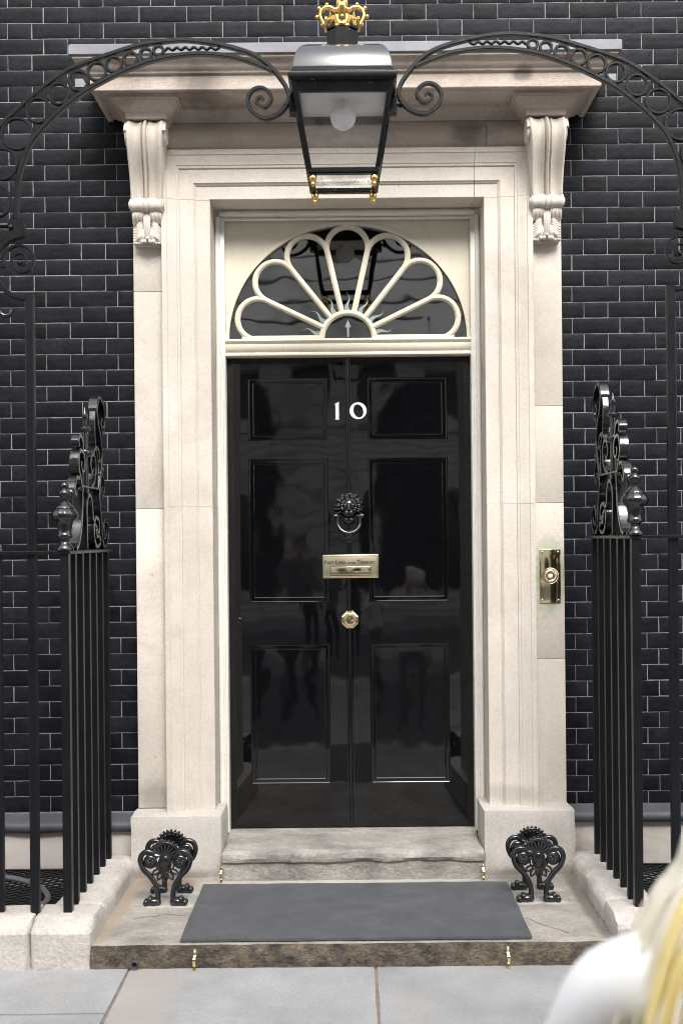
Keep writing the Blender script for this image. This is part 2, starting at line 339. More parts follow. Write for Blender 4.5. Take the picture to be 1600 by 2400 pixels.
M['enamel'] = mat('white_enamel', (.75,.75,.74), (.7,.7,.69), .4)
bell_c = U(1289, 1350, -.06)
add_stain(M['stone'], tuple(bell_c), (.085,.06,.185), (.15,.28,.12), .75)
for q in ((1224, 172, -.38, .05), (470, 205, -.3, .12), (1100, 300, -.2, .10)):
    add_stain(M['cornice'], tuple(U(q[0], q[1], q[2])), (q[3],.2,q[3]*.7), (.13,.11,.095), .75, 22)
M['slab_stained'] = M['slab'].copy(); M['slab_stained'].name = 'stained_paving'
add_stain(M['slab_stained'], (-.76, -1.5, .027), (.13, 2.2, .3), (.35,.315,.28), .6, 9)
for fx_ in (-.787, .804):
    for dx_, fy_ in ((-.06,-.60),(.06,-.60),(-.06,-.425),(.06,-.425)): add_stain(M['york'], (fx_+dx_, fy_-.012, .12), (.062,.034,.1), (.56,.55,.53), .7, 45)
add_stain(M['york'], (-.985, -.6, .12), (.04,.6,.1), (.33,.27,.20), .8, 14); add_stain(M['york'], (.985, -.6, .12), (.035,.6,.1), (.13,.115,.10), .8, 14)
add_stain(M['york'], (-.82, -.30, .12), (.16,.06,.1), (.36,.20,.15), .6, 30); add_stain(M['york'], (0, -.29, .12), (.75,.045,.1), (.46,.43,.40), .7, 25)
add_stain(M['plinth'], (-.95, -.2, .13), (.5,.2,.035), (.22,.19,.16), .7, 25); add_stain(M['plinth'], (.95, -.2, .13), (.5,.2,.035), (.22,.19,.16), .7, 25)
add_stain(M['stone'], (-.93, -.06, .46), (.09,.05,.09), (.30,.29,.26), .7, 30); add_stain(M['stone'], (.75, -.1, .47), (.20,.06,.05), (.33,.31,.28), .6, 30)
M['brass_satin'] = mat('satin_brass', (.95,.86,.62), (.90,.80,.55), .2, .3, metal=1, nscale=7)

# ------------------------------------------------------------------ ground
PZ = .027          # pavement level
LZ = .12           # landing level
TZ = .2535         # threshold level
def struct(o): o['kind'] = 'structure'; return o
g = MB(); g.box(-60, 60, -60, 12, -.6, -.10); struct(g.build('ground', M['asphalt'], smooth=0))
r = MB(); r.box(-40, 40, -8.1, -3.3, -.12, -.085); struct(r.build('road', M['asphalt'], smooth=0))
p = MB(); p.box(-30, 30, -3.3, 0.0, -.1, PZ-.007); pav = struct(p.build('pavement', M['joint'], smooth=0))
def slab(x0, x1, y0, y1, m):
    bm = rough_box(x0+.005, x1-.005, y0+.005, y1-.005, PZ-.05, PZ+random.uniform(-.0015, .0015), .06, .0015, 6, edge=.006)
    bm_obj(bm, 'paving_slab', m, pav)
rows = [(-1.49, -1.0), (-2.10, -1.49), (-2.66, -2.10), (-3.15, -2.66)]
cuts = [[-3.0,-2.2,-1.5,-.866], [-3.1,-2.4,-1.7,-.866], [-3.0,-2.0,-1.2,-.35,.6,1.5,2.3,3.1], [-3.1,-2.5,-1.6,-.8,.1,.9,1.8,2.6,3.2]]
for (ya, yb), cs in zip(rows, cuts):
    for a, b in zip(cs, cs[1:]): slab(a, b, ya, yb, M['slab'])
slab(-.866, .083, -2.10, -1.0, M['slab_stained']); slab(.083, .98, -2.10, -1.0, M['slab'])
for a, b in ((.98, 1.8), (1.8, 2.7)):
    slab(a, b, -1.55, -1.0, M['slab']); slab(a, b, -2.10, -1.55, M['slab'])
for i in range(8):
    bm_obj(rough_box(-3.6+i*.9+.004, -3.6+i*.9+.896, -3.4, -3.155, -.1, PZ+.004, .06, .002, 8, edge=.02), 'kerb_stone', M['plinth'], pav)
p2 = MB(); p2.box(-40, 40, -10.9, -8.1, -.12, PZ); struct(p2.build('far_pavement', M['slab'], smooth=0))

# landing and threshold
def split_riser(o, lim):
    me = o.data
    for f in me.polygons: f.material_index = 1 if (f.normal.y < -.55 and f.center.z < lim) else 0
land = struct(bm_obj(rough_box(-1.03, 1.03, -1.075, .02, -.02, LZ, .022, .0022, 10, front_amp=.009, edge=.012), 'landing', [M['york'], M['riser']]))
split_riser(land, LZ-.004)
thr = struct(bm_obj(rough_box(-.605, .605, -.262, .30, .05, TZ, .02, .002, 12, front_amp=.006, edge=.02), 'threshold_step', [M['step'], M['step']]))
nos = bm_obj(rough_box(-.604, .604, -.277, -.2, TZ-.052, TZ-.006, .02, .002, 12, front_amp=.005, edge=.022), 'nosing', M['step'], thr)

def crack(pts, w, m_):
    P_ = []
    for i, (a_, b_) in enumerate(pts):
        v = U(a_, b_, 0); dd = (EYE-LZ)/((EYE-v.z)/DIST); P_.append(Vector((v.x*dd/DIST, dd-DIST, LZ+.0012)))
    out = []
    for p_, q_ in zip(P_, P_[1:]):
        for t in range(12): c_ = p_.lerp(q_, t/12); out.append(c_+Vector((0, .010*noise.noise(c_*30)+.004*noise.noise(c_*110), 0)))
    part('crack', m_, land, lambda m: m.strip(out, (0,0,1), .0024, w), smooth=0)
crack([(311,2157),(350,2150),(392,2146),(430,2148)], .0022, M['riser']); crack([(1232,2151),(1262,2166),(1300,2178),(1336,2189)], .0022, M['riser'])
# ------------------------------------------------------------------ brick wall
wall = thing('brick_wall', (0, .1, .1), 'black painted brick house wall with thin white pointing behind the stone doorway', 'wall')
def backing(m):
    for a, b, z0, z1 in ((-4.2, -.95, .30, 5.6), (.95, 4.2, .30, 5.6), (-.95, .95, 3.62, 5.6)): m.box(a, b, .0022, .33, z0, z1)
part('mortar_bed', M['mortar'], wall, backing, smooth=0)
PCH, PER, HD = .0757, .3435, .1155
z_line = U(100, 497.5, 0).z; Z0 = z_line - math.floor((z_line-.36)/PCH)*PCH
JT = .0040
def brick_mesh(w, seed):
    h = PCH-JT; w -= JT; nx = 8 if w > .15 else 4; nz_ = 3
    m = MB(); rr = random.Random(seed); off = Vector((seed*3.7, seed*1.3, 0))
    X = [-w/2]+[-w/2+.006]+[(-w/2+.006)+(w-.012)*i/nx for i in range(1, nx)]+[w/2-.006]+[w/2]
    Z = [-h/2]+[-h/2+.005]+[(-h/2+.005)+(h-.01)*i/nz_ for i in range(1, nz_)]+[h/2-.005]+[h/2]
    idx = lambda i, j: j*len(X)+i; vs, fs = [], []
    for j, z in enumerate(Z):
        for i, x in enumerate(X):
            e = i in (0, len(X)-1) or j in (0, len(Z)-1); nn = noise.noise(Vector((x*30, z*45, 0))+off)+.6*noise.noise(Vector((x*80, z*110, 3))+off)
            y = (.0005 if e else -.0008+.0016*nn)
            if e: x += .0011*noise.noise(Vector((x*60, z*60, 7))+off); z2 = z+.0011*noise.noise(Vector((x*60, z*50, 9))+off)
            else: z2 = z
            vs.append((x, y, z2))
    nf = len(vs)
    for j in range(len(Z)-1):
        for i in range(len(X)-1): fs.append((idx(i,j), idx(i+1,j), idx(i+1,j+1), idx(i,j+1)))
    per = [idx(i,0) for i in range(len(X))]+[idx(len(X)-1,j) for j in range(1,len(Z))]+[idx(i,len(Z)-1) for i in range(len(X)-2,-1,-1)]+[idx(0,j) for j in range(len(Z)-2,0,-1)]
    for k in per: vs.append((vs[k][0], .03, vs[k][2]))
    n = len(per)
    for k in range(n): fs.append((per[k], nf+k, nf+(k+1) % n, per[(k+1) % n]))
    m.add(vs, fs); return m
MS = [brick_mesh(PER-HD, i) for i in range(7)]; MH = [brick_mesh(HD, 20+i) for i in range(6)]
MSm = [m.mesh('brick', M['brick'], smooth=50) for m in MS]; MHm = [m.mesh('brick', M['brick'], smooth=50) for m in MH]
cand = []
for row in range(-1, 70):
    z = Z0+(row+.5)*PCH
    if z-PCH/2 < .345: continue
    for k in range(-14, 14):
        hx = -1.3875+PER*k+(PER/2 if row % 2 else 0)
        for typ, cx, w in (('h', hx, HD), ('s', hx+PER/2, PER-HD)):
            cx += random.uniform(-.003, .003)*0
            if abs(cx) > 3.6 or z > 5.5: continue
            if abs(cx)+w/2 < .985 and z < 3.80: continue
            lo, hi = cx-w/2, cx+w/2
            vlo, vhi = max(lo, -1.69), min(hi, 1.61)
            if z < 3.82:
                if cx > 0: vlo = max(vlo, 1.015)
                else: vhi = min(vhi, -1.015)
            vis = max(0, vhi-vlo)*(1 if z < 4.27 else 0)
            if 3.8 < z < 3.99 and abs(cx) < 1.2: vis *= .2
            cand.append((vis, typ, cx, z))
cand.sort(key=lambda c: -c[0])
rest = MB(); rr = random.Random(4)
for i, (vis, typ, cx, z) in enumerate(cand):
    k = rr.randrange(6); jx, jz, jy = rr.uniform(-.0008,.0008), rr.uniform(-.0007,.0007), rr.uniform(-.0012,.0012)
    if i < 300 and vis > 0:
        o = bpy.data.objects.new('brick', (MSm if typ == 's' else MHm)[k]); o.location = (cx+jx, jy, z+jz); o.rotation_euler = (0, rr.uniform(-.004,.004), 0); link(o, wall)
    else:
        m = (MS if typ == 's' else MH)[k]; rest.add([(v[0]+cx+jx, v[1]+jy, v[2]+z+jz) for v in m.v], m.f)
ro = rest.build('brick_field', M['brick'], wall, smooth=50); ro['kind'] = 'stuff'
# plinth band and its lead capping on both sides of the doorway
for s, dz in ((-1, -.014), (1, .012)):
    a, b = sorted((s*1.0, s*4.2))
    part('plinth_band', M['render'], wall, lambda m: m.box(a, b, -.03, .33, -.08, .318+dz), bevel=.004)
    def leadcap(m):
        n = 40
        def fn(u, v):
            x = a+(b-a)*u; q = noise.noise(Vector((x*5, v, s)))*.004; pr = [(.004,.39),(-.02,.372),(-.05,.357),(-.062,.345),(-.064,.33),(-.06,.314+q*2),(-.05,.309),(-.02,.31)]
            y, z = pr[round(v*7)]; return (x, y+q, z+dz+q*.6)
        m.grid(n, 7, fn)
    part('lead_flashing', M['lead_dark'], wall, leadcap, smooth=60)

# ------------------------------------------------------------------ stone door surround
sur = thing('door_surround', (0, -.06, LZ), 'pale carved stone door surround with scroll brackets and projecting cornice', 'door surround')
for s in (-1, 1):
    x0, x1 = sorted((s*.603, s*1.028))
    bm_obj(rough_box(x0, x1, -.205, .08, LZ-.03, .412+s*.006, .03, .0015, 12, edge=.016), 'pedestal', M['plinth'], sur)
    js = [.41, 1.83, 2.86, 3.62] if s < 0 else [.41, 1.10, 1.84, 2.30, 3.62]
    for za, zb in zip(js, js[1:]):
        a, b = sorted((s*.862, s*1.014))
        part('pilaster_stone', M['stone'], sur, lambda m: m.box(a, b, -.06, .04, za+.0006, zb-.0006), bevel=.003)
OW, OT = .6455, 3.285
ARC = [(0,.09),(0,-.083),(.003,-.086),(.064,-.086),(.066,-.092),(.073,-.096),(.076,-.101),(.14,-.101),(.143,-.108),(.152,-.110),(.156,-.114),(.170,-.117),(.182,-.123),(.196,-.127),(.2,-.132),(.222,-.132),(.224,-.129),(.224,.09)]
fx = lambda a, b, h: (a, h, b)
def arch_piece(pth, name='architrave_stone'): part(name, M['stone'], sur, lambda m: m.mould(pth, ARC, fx), smooth=30)
for s in (-1, 1):
    for za, zb in ((.405, 1.8355), (1.8367, OT-.0032)):
        pth = [(s*OW, za), (s*OW, zb)]
        if s > 0: pth.reverse()
        arch_piece(pth)
arch_piece([(-OW, OT-.002), (-OW, OT), (.60, OT)], 'lintel_stone'); arch_piece([(.602, OT), (OW, OT), (OW, OT-.002)], 'lintel_stone')
FRZ = [(3.508,.05),(3.508,-.108),(3.515,-.112)]+[(3.515+.118*t/8, -.112-.035*math.sin(pi*t/8)) for t in range(1,8)]+[(3.635,-.112),(3.642,-.11),(3.642,.05)]
for a, b in ((-.84, .652), (.654, .84)):
    part('frieze_stone', M['cornice'], sur, lambda m: m.mould([(a,0),(b,0)], FRZ, lambda x, y, h: (x, h, y)), smooth=40)
BED = [(3.636,.02),(3.636,-.122),(3.648,-.126),(3.655,-.14),(3.668,-.152),(3.676,-.175),(3.694,-.18),(3.694,.02)]
part('bed_moulding', M['cornice'], sur, lambda m: m.mould([(-.85,0),(.85,0)], BED, lambda x, y, h: (x, h, y)), smooth=30)
A, B = .82, .06
cpath = [(A,.02),(A,-B),(-A,-B),(-A,.02)]
COR = [(-.3,3.692),(.27,3.692),(.278,3.700),(.29,3.700),(.296,3.690),(.318,3.690),(.32,3.693),(.32,3.757),(.333,3.760),(.336,3.768),(.345,3.774),(.356,3.784),(.362,3.797),(.372,3.806),(.384,3.809),(.386,3.82),(-.3,3.82)]
cor = part('cornice', M['cornice'], sur, lambda m: m.mould(cpath, COR, lambda a, b, h: (a, b, h)), smooth=30)
LEAD = [(-.3,3.822),(.392,3.819),(.396,3.823),(.396,3.862),(.39,3.868),(-.3,3.90)]
part('lead_capping', M['lead'], cor, lambda m: (m.mould(cpath, LEAD, lambda a, b, h: (a, b, h)), m.box(-1.295, 1.295, -.006, -.0015, 3.855, 3.895)), smooth=30)
for s in (-1, 1):
    xc = s*.912; w = .085
    BL = [(-.08,3.606),(.006,3.606),(.008,3.632),(.014,3.636),(.022,3.640),(.034,3.650),(.046,3.664),(.060,3.669),(.062,3.675),(.07,3.677),(.07,3.694),(-.08,3.694)]
    part('bracket_block', M['cornice'], sur, lambda m: m.mould([(xc+w,-.03),(xc+w,-.262),(xc-w,-.262),(xc-w,-.03)], BL, lambda a, b, h: (a, b, h)), smooth=30)
    con = None; xb = xc; xc = s*.934
    # scrolled body
    def body(m):
        key = [(3.606,.235),(3.59,.262),(3.565,.278),(3.535,.281),(3.50,.272),(3.45,.246),(3.40,.212),(3.35,.184),(3.30,.166),(3.255,.158),(3.235,.152)]
        nu, nv = 40, len(key)-1
        def rel(u):
            t = abs(u)
            if t < .10: return .014*math.cos(t/.10*pi/2)+.003
            if t < .16: return -.012
            if t < .80: return .005-.017*math.sin((t-.16)/.64*pi)
            return .005+.007*math.sin((t-.8)/.2*pi)
        rows_ = []
        for z, pj in key:
            hw = .070+.014*max(0, min(1, (z-3.24)/.36))
            xq = xc+(s*.916-xc)*max(0, min(1, (z-3.24)/.36))
            row = [(xq-hw, -.05, z)]+[(xq+hw*(2*i/nu-1), -(pj+rel(2*i/nu-1)), z) for i in range(nu+1)]+[(xq+hw, -.05, z)]
            rows_.append(row)
        n = nu+3; vs = [v for r_ in rows_ for v in r_]
        fs = [(j*n+i, j*n+i+1, (j+1)*n+i+1, (j+1)*n+i) for j in range(nv) for i in range(n-1)]
        fs += [tuple(range(n)), tuple(nv*n+i for i in range(n))]
        m.add(vs, fs)
    con = part('console', M['console'], sur, body, smooth=50)
    for q in (-1, 1):
        def side_scroll(m):
            pts = []
            for t in range(40):
                th = t/39*4.2*pi; rad = .052*(1-t/39*.85); pts.append((s*.918+q*.086, -.222+rad*math.cos(th)*-1, 3.545+rad*math.sin(th)))
            m.tube(pts, [.011*(1-.5*t/39) for t in range(40)], 8)
            m.lathe([(.052, -.012),(.052,.0),(.03,.004)], (s*.918+q*.081, -.222, 3.545), 20, 'X')
        part('side_scroll', M['console'], con, side_scroll, smooth=60)
    def roll(m):
        prof = [(.012,-.082),(.018,-.081),(.020,-.075),(.031,-.074),(.034,-.066),(.031,-.058),(.028,-.045),(.030,-.032),(.034,-.02),(.033,-.014),(.029,-.0125),(.034,-.010),(.035,0),(.034,.010),(.029,.0125),(.033,.014),(.034,.02),(.030,.032),(.028,.045),(.031,.058),(.034,.066),(.031,.074),(.020,.075),(.018,.081),(.012,.082)]
        m.lathe([(r_, h) for r_, h in prof], (xc, -.142, 3.246), 20, 'X')
    part('scroll_roll', M['console'], con, roll, smooth=60)
    def leaf(m):
        m.prism([(xc-.066,3.07),(xc+.066,3.07),(xc+.069,3.235),(xc-.069,3.235)], -.094, -.04); m.box(xc-.068, xc+.068, -.118, -.05, 3.19, 3.236)
        zt, zb = 3.222, 3.072
        def rib(x0, x1, bend, r0, r1, y0=.128, y1=.096, za=zt, zb_=zb, n=9):
            pts, rs = [], []
            for i in range(n):
                t = i/(n-1); pts.append((xc+x0+(x1-x0)*t**bend, -(y0+(y1-y0)*t+.016*math.sin(t*pi)), za+(zb_-za)*t)); rs.append(r0+(r1-r0)*t)
            m.tube(pts, rs, 7)
        for q in (-1, 1):
            rib(q*.004, q*.003, 1, .007, .005, .134, .108); rib(q*.012, q*.009, 1, .007, .005, .132, .106)
            for i, x in enumerate((.018,.026,.034,.043,.052,.060)):
                rib(q*x, q*(x+.004), 1, .0075, .008, .132, .118, zt+.008, zt-.045-.006*(i % 2), 6)
                m.ell((xc+q*(x+.004), -.116, zt-.05-.006*(i % 2)), (.006,.009,.008), 7, 5)
            for i in range(6):
                t = i/5; za = zt-.04-.062*t; rib(q*(.022), q*(.064), 1.4, .008, .0055, .113, .106, za, za-.042+.006*t, 7)
                m.ell((xc+q*.063, -.110, za-.044), (.008,.012,.007), 7, 5)
            for i in range(4):
                rib(q*(.016+.004*i), q*(.026+.012*i), 2.0, .007, .006, .113, .106, zt-.075, zb+.004, 8)
                m.ell((xc+q*(.027+.012*i), -.109, zb+.004), (.007,.010,.008), 7, 5)
            m.ell((xc+q*.012, -.125, zb+.008), (.010,.016,.011), 9, 6); m.ell((xc+q*.026, -.118, zb+.009), (.009,.014,.011), 9, 6)
        m.ell((xc, -.128, zb+.022), (.009,.014,.008), 9, 6)
    part('acanthus_leaf', M['console'], con, leaf, smooth=60)

# ------------------------------------------------------------------ cream timber frame with fanlight
frm = thing('doorcase', (0, .12, TZ), 'cream painted timber door frame with half round petal fanlight above the door', 'doorcase')
for s in (-1, 1):
    a, b = sorted((s*.598, s*.648))
    jm = part('jamb', M['cream2'], frm, lambda m: m.box(a, b, .088, .20, TZ-.004, 3.25), bevel=.003)
    part('staff_bead', M['cream2'], jm, lambda m: (m.tube([(s*.632, .086, TZ+.001), (s*.632, .086, 3.2495)], .0125, 12), m.tube([(s*.606, .088, TZ+.001), (s*.606, .088, 2.57)], .005, 8)), smooth=60)
part('head', M['cream2'], frm, lambda m: m.box(-.648, .648, .088, .20, 3.251, 3.292), bevel=.003)
part('head_bead', M['cream2'], frm, lambda m: (m.tube([(-.62, .086, 3.268), (.62, .086, 3.268)], .0125, 12), m.tube([(-.60, .10, 3.243), (.60, .10, 3.243)], .008, 8)), smooth=60)
TR = [(2.573,.19),(2.573,.100),(2.577,.094),(2.584,.094),(2.588,.101),(2.594,.103),(2.60,.095),(2.618,.090),(2.630,.092),(2.634,.098),(2.637,.092),(2.648,.086),(2.656,.088),(2.659,.10),(2.659,.19)]
part('transom', M['cream'], frm, lambda m: m.mould([(-.5975,0),(.5975,0)], TR, lambda x, y, h: (x, h, y)), smooth=40)
FZ, FA, FB = 2.6605, .583, .557
n = 96
outer, inner = [], []
for i in range(n+1):
    t = pi*i/n; ex, ez = FA*math.cos(t), FZ+FB*math.sin(t); inner.append((ex, ez))
    dx, dz = math.cos(t), math.sin(t)
    k = min(.5975/abs(dx) if abs(dx) > 1e-6 else 9, (3.25-FZ)/dz if dz > 1e-6 else 9); outer.append((dx*k, FZ+dz*k))
# put true corners into the outer loop
for cx in (.5975, -.5975):
    j = min(range(n+1), key=lambda q: (outer[q][0]-cx)**2+(outer[q][1]-3.25)**2); outer[j] = (cx, 3.25)
part('spandrel_board', M['cream'], frm, lambda m: m.ring(outer, inner, .128, .165, closed=False), smooth=20)
edge_in = [(x*(1-.004), FZ+(z-FZ)*(1-.004)) for x, z in inner]
fan = part('fanlight', M['cream'], frm, lambda m: m.ring([(x*1.028, FZ+(z-FZ)*1.028) for x, z in inner], [(x*.998, FZ+(z-FZ)*.998) for x, z in inner], .121, .129, closed=False), smooth=40)
BARP = [(-.0135,.150),(-.0135,.1345),(-.0098,.1338),(-.0092,.1275),(-.0055,.1270),(-.0049,.1235),(.0049,.1235),(.0055,.1270),(.0092,.1275),(.0098,.1338),(.0135,.1345),(.0135,.150)]
def bar(path, name='glazing_bar', dy=0):
    part(name, M['cream'], fan, lambda m: m.mould(path, BARP, lambda a, b, h: (a, h+dy, FZ+b)), smooth=25)
beta = pi/14; RC = .452; RT = RC*math.sin(beta); RL = RC*math.cos(beta); RI = .129
pt = lambda r_, a: (r_*math.cos(a), r_*math.sin(a))
sz = FB/.557
for k in range(1, 7):
    a = k*pi/7; bar([pt(RI-.004, a), pt(RL+.014, a)], dy=.0012)
for k in range(7):
    a = (k+.5)*pi/7; c = Vector(pt(RC, a)); lo, hi = a-pi/2-beta, a+pi/2+beta
    if k == 0: lo = a-pi/2+.0; lo = -pi/2+.0
    pts = []
    for i in range(25):
        q = lo+(hi-lo)*i/24 if k not in (0, 6) else ((-pi/2)+(a+pi/2+beta+pi/2)*i/24 if k == 0 else (a-pi/2-beta)+((3*pi/2)-(a-pi/2-beta))*i/24)
        v = c+Vector((math.cos(q), math.sin(q)))*RT; pts.append((v.x, max(v.y, .004)))
    bar(pts, dy=.0004*(k % 2))
bar([pt(RI, pi*i/20) for i in range(21)], dy=-.0006)
bar([(-.52, .006), (-RI, .006)], dy=.0018); bar([(RI, .006), (.52, .006)], dy=.0018)
def panes():
    # one pane per petal, one in the half-round centre, one behind the outer spandrels
    for k in range(7):
        a = (k+.5)*pi/7; pl = [pt(RI, a-beta), pt(RL, a-beta)]+[tuple(Vector(pt(RC, a))+RT*Vector((math.cos(a-pi/2-beta+(pi+2*beta)*i/14), math.sin(a-pi/2-beta+(pi+2*beta)*i/14)))) for i in range(1, 14)]+[pt(RL, a+beta), pt(RI, a+beta)]
        part('pane', M['pane'], fan, lambda m: m.prism([(x, FZ+max(z, 0)) for x, z in pl], .1445, .1465), smooth=0)
    part('pane', M['pane'], fan, lambda m: m.prism([(RI*math.cos(pi*i/16), FZ+RI*math.sin(pi*i/16)) for i in range(17)], .1445, .1465), smooth=0)
    for k in range(8):
        a0, a1 = max(.0, (k-.5)*pi/7), min(pi, (k+.5)*pi/7)
        mid = pt(RL, min(max(k*pi/7, .0), pi)); pl = [(FA*math.cos(a0+(a1-a0)*i/10), FB*math.sin(a0+(a1-a0)*i/10)) for i in range(11)]
        for j in range(9):
            # back along the scalloped tips
            aa = a1+(a0-a1)*j/8; kk = min(6, max(0, int(aa/(pi/7)-1e-9))); ca = (kk+.5)*pi/7; d = aa-ca
            rr_ = RC*math.cos(d)+math.sqrt(max(0, RT*RT-(RC*math.sin(d))**2)); pl.append(pt(rr_, aa))
        part('pane', M['pane'], fan, lambda m: m.prism([(x, FZ+max(z, 0)) for x, z in pl], .147, .149), smooth=0)
panes()
def flame(ang, L0, L1, w):
    pts = []; m = MB(); nseg = 14; left, right = [], []
    for i in range(nseg+1):
        t = i/nseg; r_ = L0+(L1-L0)*t; off = .010*math.sin(t*2*pi*1.15)*t**.4; hw = w*(1-t)**.8*(.6+.4*math.cos(t*3)); d = Vector(pt(1, ang)); nrm = Vector((-d.y, d.x))
        c = d*r_+nrm*off; left.append(c+nrm*hw); right.append(c-nrm*hw)
    m.prism([(v.x, FZ+v.y) for v in left+right[::-1]], .1425, .1440); m.build('sun_ray', M['etched'], fan, smooth=0)
for k in range(7): flame((k+.5)*pi/7, .135, .235, .013)
part('arrow', M['etched'], fan, lambda m: m.prism([(-.004,FZ+.012),(.004,FZ+.012),(.005,FZ+.06),(.016,FZ+.058),(0,FZ+.095),(-.016,FZ+.058),(-.005,FZ+.06)], .1425, .1440), smooth=0)
# dark entrance hall behind door and fanlight
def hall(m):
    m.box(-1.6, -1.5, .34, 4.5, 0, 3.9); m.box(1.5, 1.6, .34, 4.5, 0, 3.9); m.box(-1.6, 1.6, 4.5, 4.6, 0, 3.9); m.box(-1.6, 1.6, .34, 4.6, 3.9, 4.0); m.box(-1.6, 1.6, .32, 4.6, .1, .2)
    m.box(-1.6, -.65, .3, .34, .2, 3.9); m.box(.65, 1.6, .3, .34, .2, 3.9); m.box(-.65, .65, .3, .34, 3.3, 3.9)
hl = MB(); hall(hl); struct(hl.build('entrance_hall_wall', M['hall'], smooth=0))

# ------------------------------------------------------------------ front door
DY = .15
door = thing('front_door', (0, DY, TZ), 'glossy black panelled front door numbered 10 with a brass letter plate', 'door')
part('leaf', M['door'], door, lambda m: m.box(-.5965, .5965, DY, DY+.05, TZ+.006, 2.571), bevel=.002)
def panel(x0, x1, z0, z1):
    loops = [(0,.1505),(.0026,.1474),(.0058,.1474),(.0084,.1492),(.020,.1494),(.0226,.1469),(.0258,.1469),(.0284,.1488)]
    m = MB(); vs, fs = [], []
    for ins, y in loops: vs += [(x0+ins,y,z0+ins),(x1-ins,y,z0+ins),(x1-ins,y,z1-ins),(x0+ins,y,z1-ins)]
    for i in range(len(loops)-1):
        for j in range(4): fs.append((i*4+j, i*4+(j+1) % 4, i*4+4+(j+1) % 4, i*4+4+j))
    e = (len(loops)-1)*4; fs.append((e, e+1, e+2, e+3)); m.add(vs, fs); m.build('panel', M['door'], door, smooth=25, fix=False)
for x0, x1 in ((-.497, -.104), (.092, .484)):
    for z0, z1 in ((2.166, 2.472), (1.365, 2.075), (.472, 1.163)): panel(x0, x1, z0, z1)
part('centre_bead', M['door'], door, lambda m: (m.tube([(-.006, DY-.001, TZ+.01), (-.006, DY-.001, 2.57)], .009, 12), m.box(-.022, -.018, DY-.002, DY+.01, TZ+.01, 2.57), m.box(.006, .010, DY-.002, DY+.01, TZ+.01, 2.57)), smooth=60)
# number 10
cz = U(793, 963, DY).z
def digit1(m):
    h = .045; x = -.0575
    q = [(x-.006,-.038),(x-.007,-.043),(x+.0,-.0445)]
    m.prism([(x-.011,cz-.043),(x+.0115,cz-.043),(x+.009,cz-.036),(x+.0085,cz+.02),(x+.0095,cz+.045),(x-.012,cz+.034),(x-.0085,cz+.028),(x-.008,cz-.036)], DY-.004, DY+.001)
part('number', M['white'], door, digit1, bevel=.0008, seg=1)
def digit0(m):
    o, i_ = [], []; N0 = 48; cx = .0455
    for k in range(N0):
        t = 2*pi*k/N0; o.append((cx+.0415*math.cos(t), cz+.0415*math.sin(t)))
        a, b = .0238*math.cos(t), .0330*math.sin(t); q = math.radians(16); i_.append((cx+.0015+a*math.cos(q)-b*math.sin(q), cz-.001+a*math.sin(q)+b*math.cos(q)))
    m.ring(o, i_, DY-.004, DY+.001)
part('number', M['white'], door, digit0, bevel=0)
# letter plate
def text_mesh(s, size, x, y, z, bold=.0):
    cu = bpy.data.curves.new('lettering', 'FONT'); cu.body = s; cu.size = size; cu.align_x = 'LEFT'; cu.extrude = .0006; cu.offset = bold; cu.resolution_u = 3
    o = bpy.data.objects.new('lettering', cu); COL.objects.link(o); bpy.context.view_layer.update()
    me = bpy.data.meshes.new_from_object(o.evaluated_get(bpy.context.evaluated_depsgraph_get())); bpy.data.objects.remove(o)
    w = max(v.co.x for v in me.vertices) if me.vertices else 0
    me.transform(Matrix.Translation((x, y, z)) @ Matrix.Rotation(pi/2, 4, 'X')); return me, w
lx0, lx1 = U(756, 1300, DY).x, U(886, 1300, DY).x; lz1, lz0 = U(821, 1300, DY).z, U(821, 1355, DY).z
lp = part('letter_plate', M['brass_satin'], door, lambda m: m.box(lx0, lx1, DY-.012, DY, lz0, lz1), bevel=.003)
def border(m):
    for i in (.004,):
        for a, b, c, d in ((lx0+i, lx1-i, lz1-i-.0035, lz1-i), (lx0+i, lx1-i, lz0+i, lz0+i+.0035), (lx0+i, lx0+i+.0035, lz0+i, lz1-i), (lx1-i-.0035, lx1-i, lz0+i, lz1-i)): m.box(a, b, DY-.0145, DY-.011, c, d)
part('border', M['brass'], lp, border, bevel=.001, seg=1)
fw = lx1-lx0; fh = lz1-lz0
part('flap', M['brass'], lp, lambda m: m.box(lx0+fw*.14, lx0+fw*.86, DY-.0165, DY-.011, lz0+fh*.13, lz0+fh*.49), bevel=.002)
part('flap_frame', M['brassdark'], lp, lambda m: m.box(lx0+fw*.132, lx0+fw*.868, DY-.0128, DY-.011, lz0+fh*.11, lz0+fh*.51), bevel=0, smooth=0)
x = lx0+fw*.035; tz = lz0+fh*.605; words = [('F',1,'IRST'),('L',1,'ORD'),('O',.62,'F THE'),('T',1,'REASURY')]
big, small = .0235, .0172
segs = []
for wi, (c0, k, c1) in enumerate(words):
    sc = .62 if wi == 2 else 1.0
    segs += [(c0, big*sc), (c1, small*sc), (None, .007)]
meshes = []; cx = 0
for s_, sz_ in segs:
    if s_ is None: cx += sz_; continue
    me, w_ = text_mesh(s_, sz_, 0, 0, 0, .0007); meshes.append((me, cx)); cx += w_+.0012
k = (fw*.93)/cx
for me, c in meshes:
    me.transform(Matrix.Translation((x+c*k, DY-.0124, tz)) @ Matrix.Diagonal((k, 1, min(k*1.1, 1.25), 1))); me.materials.clear(); me.materials.append(M['brassdark'])
    link(bpy.data.objects.new('lettering', me), lp)
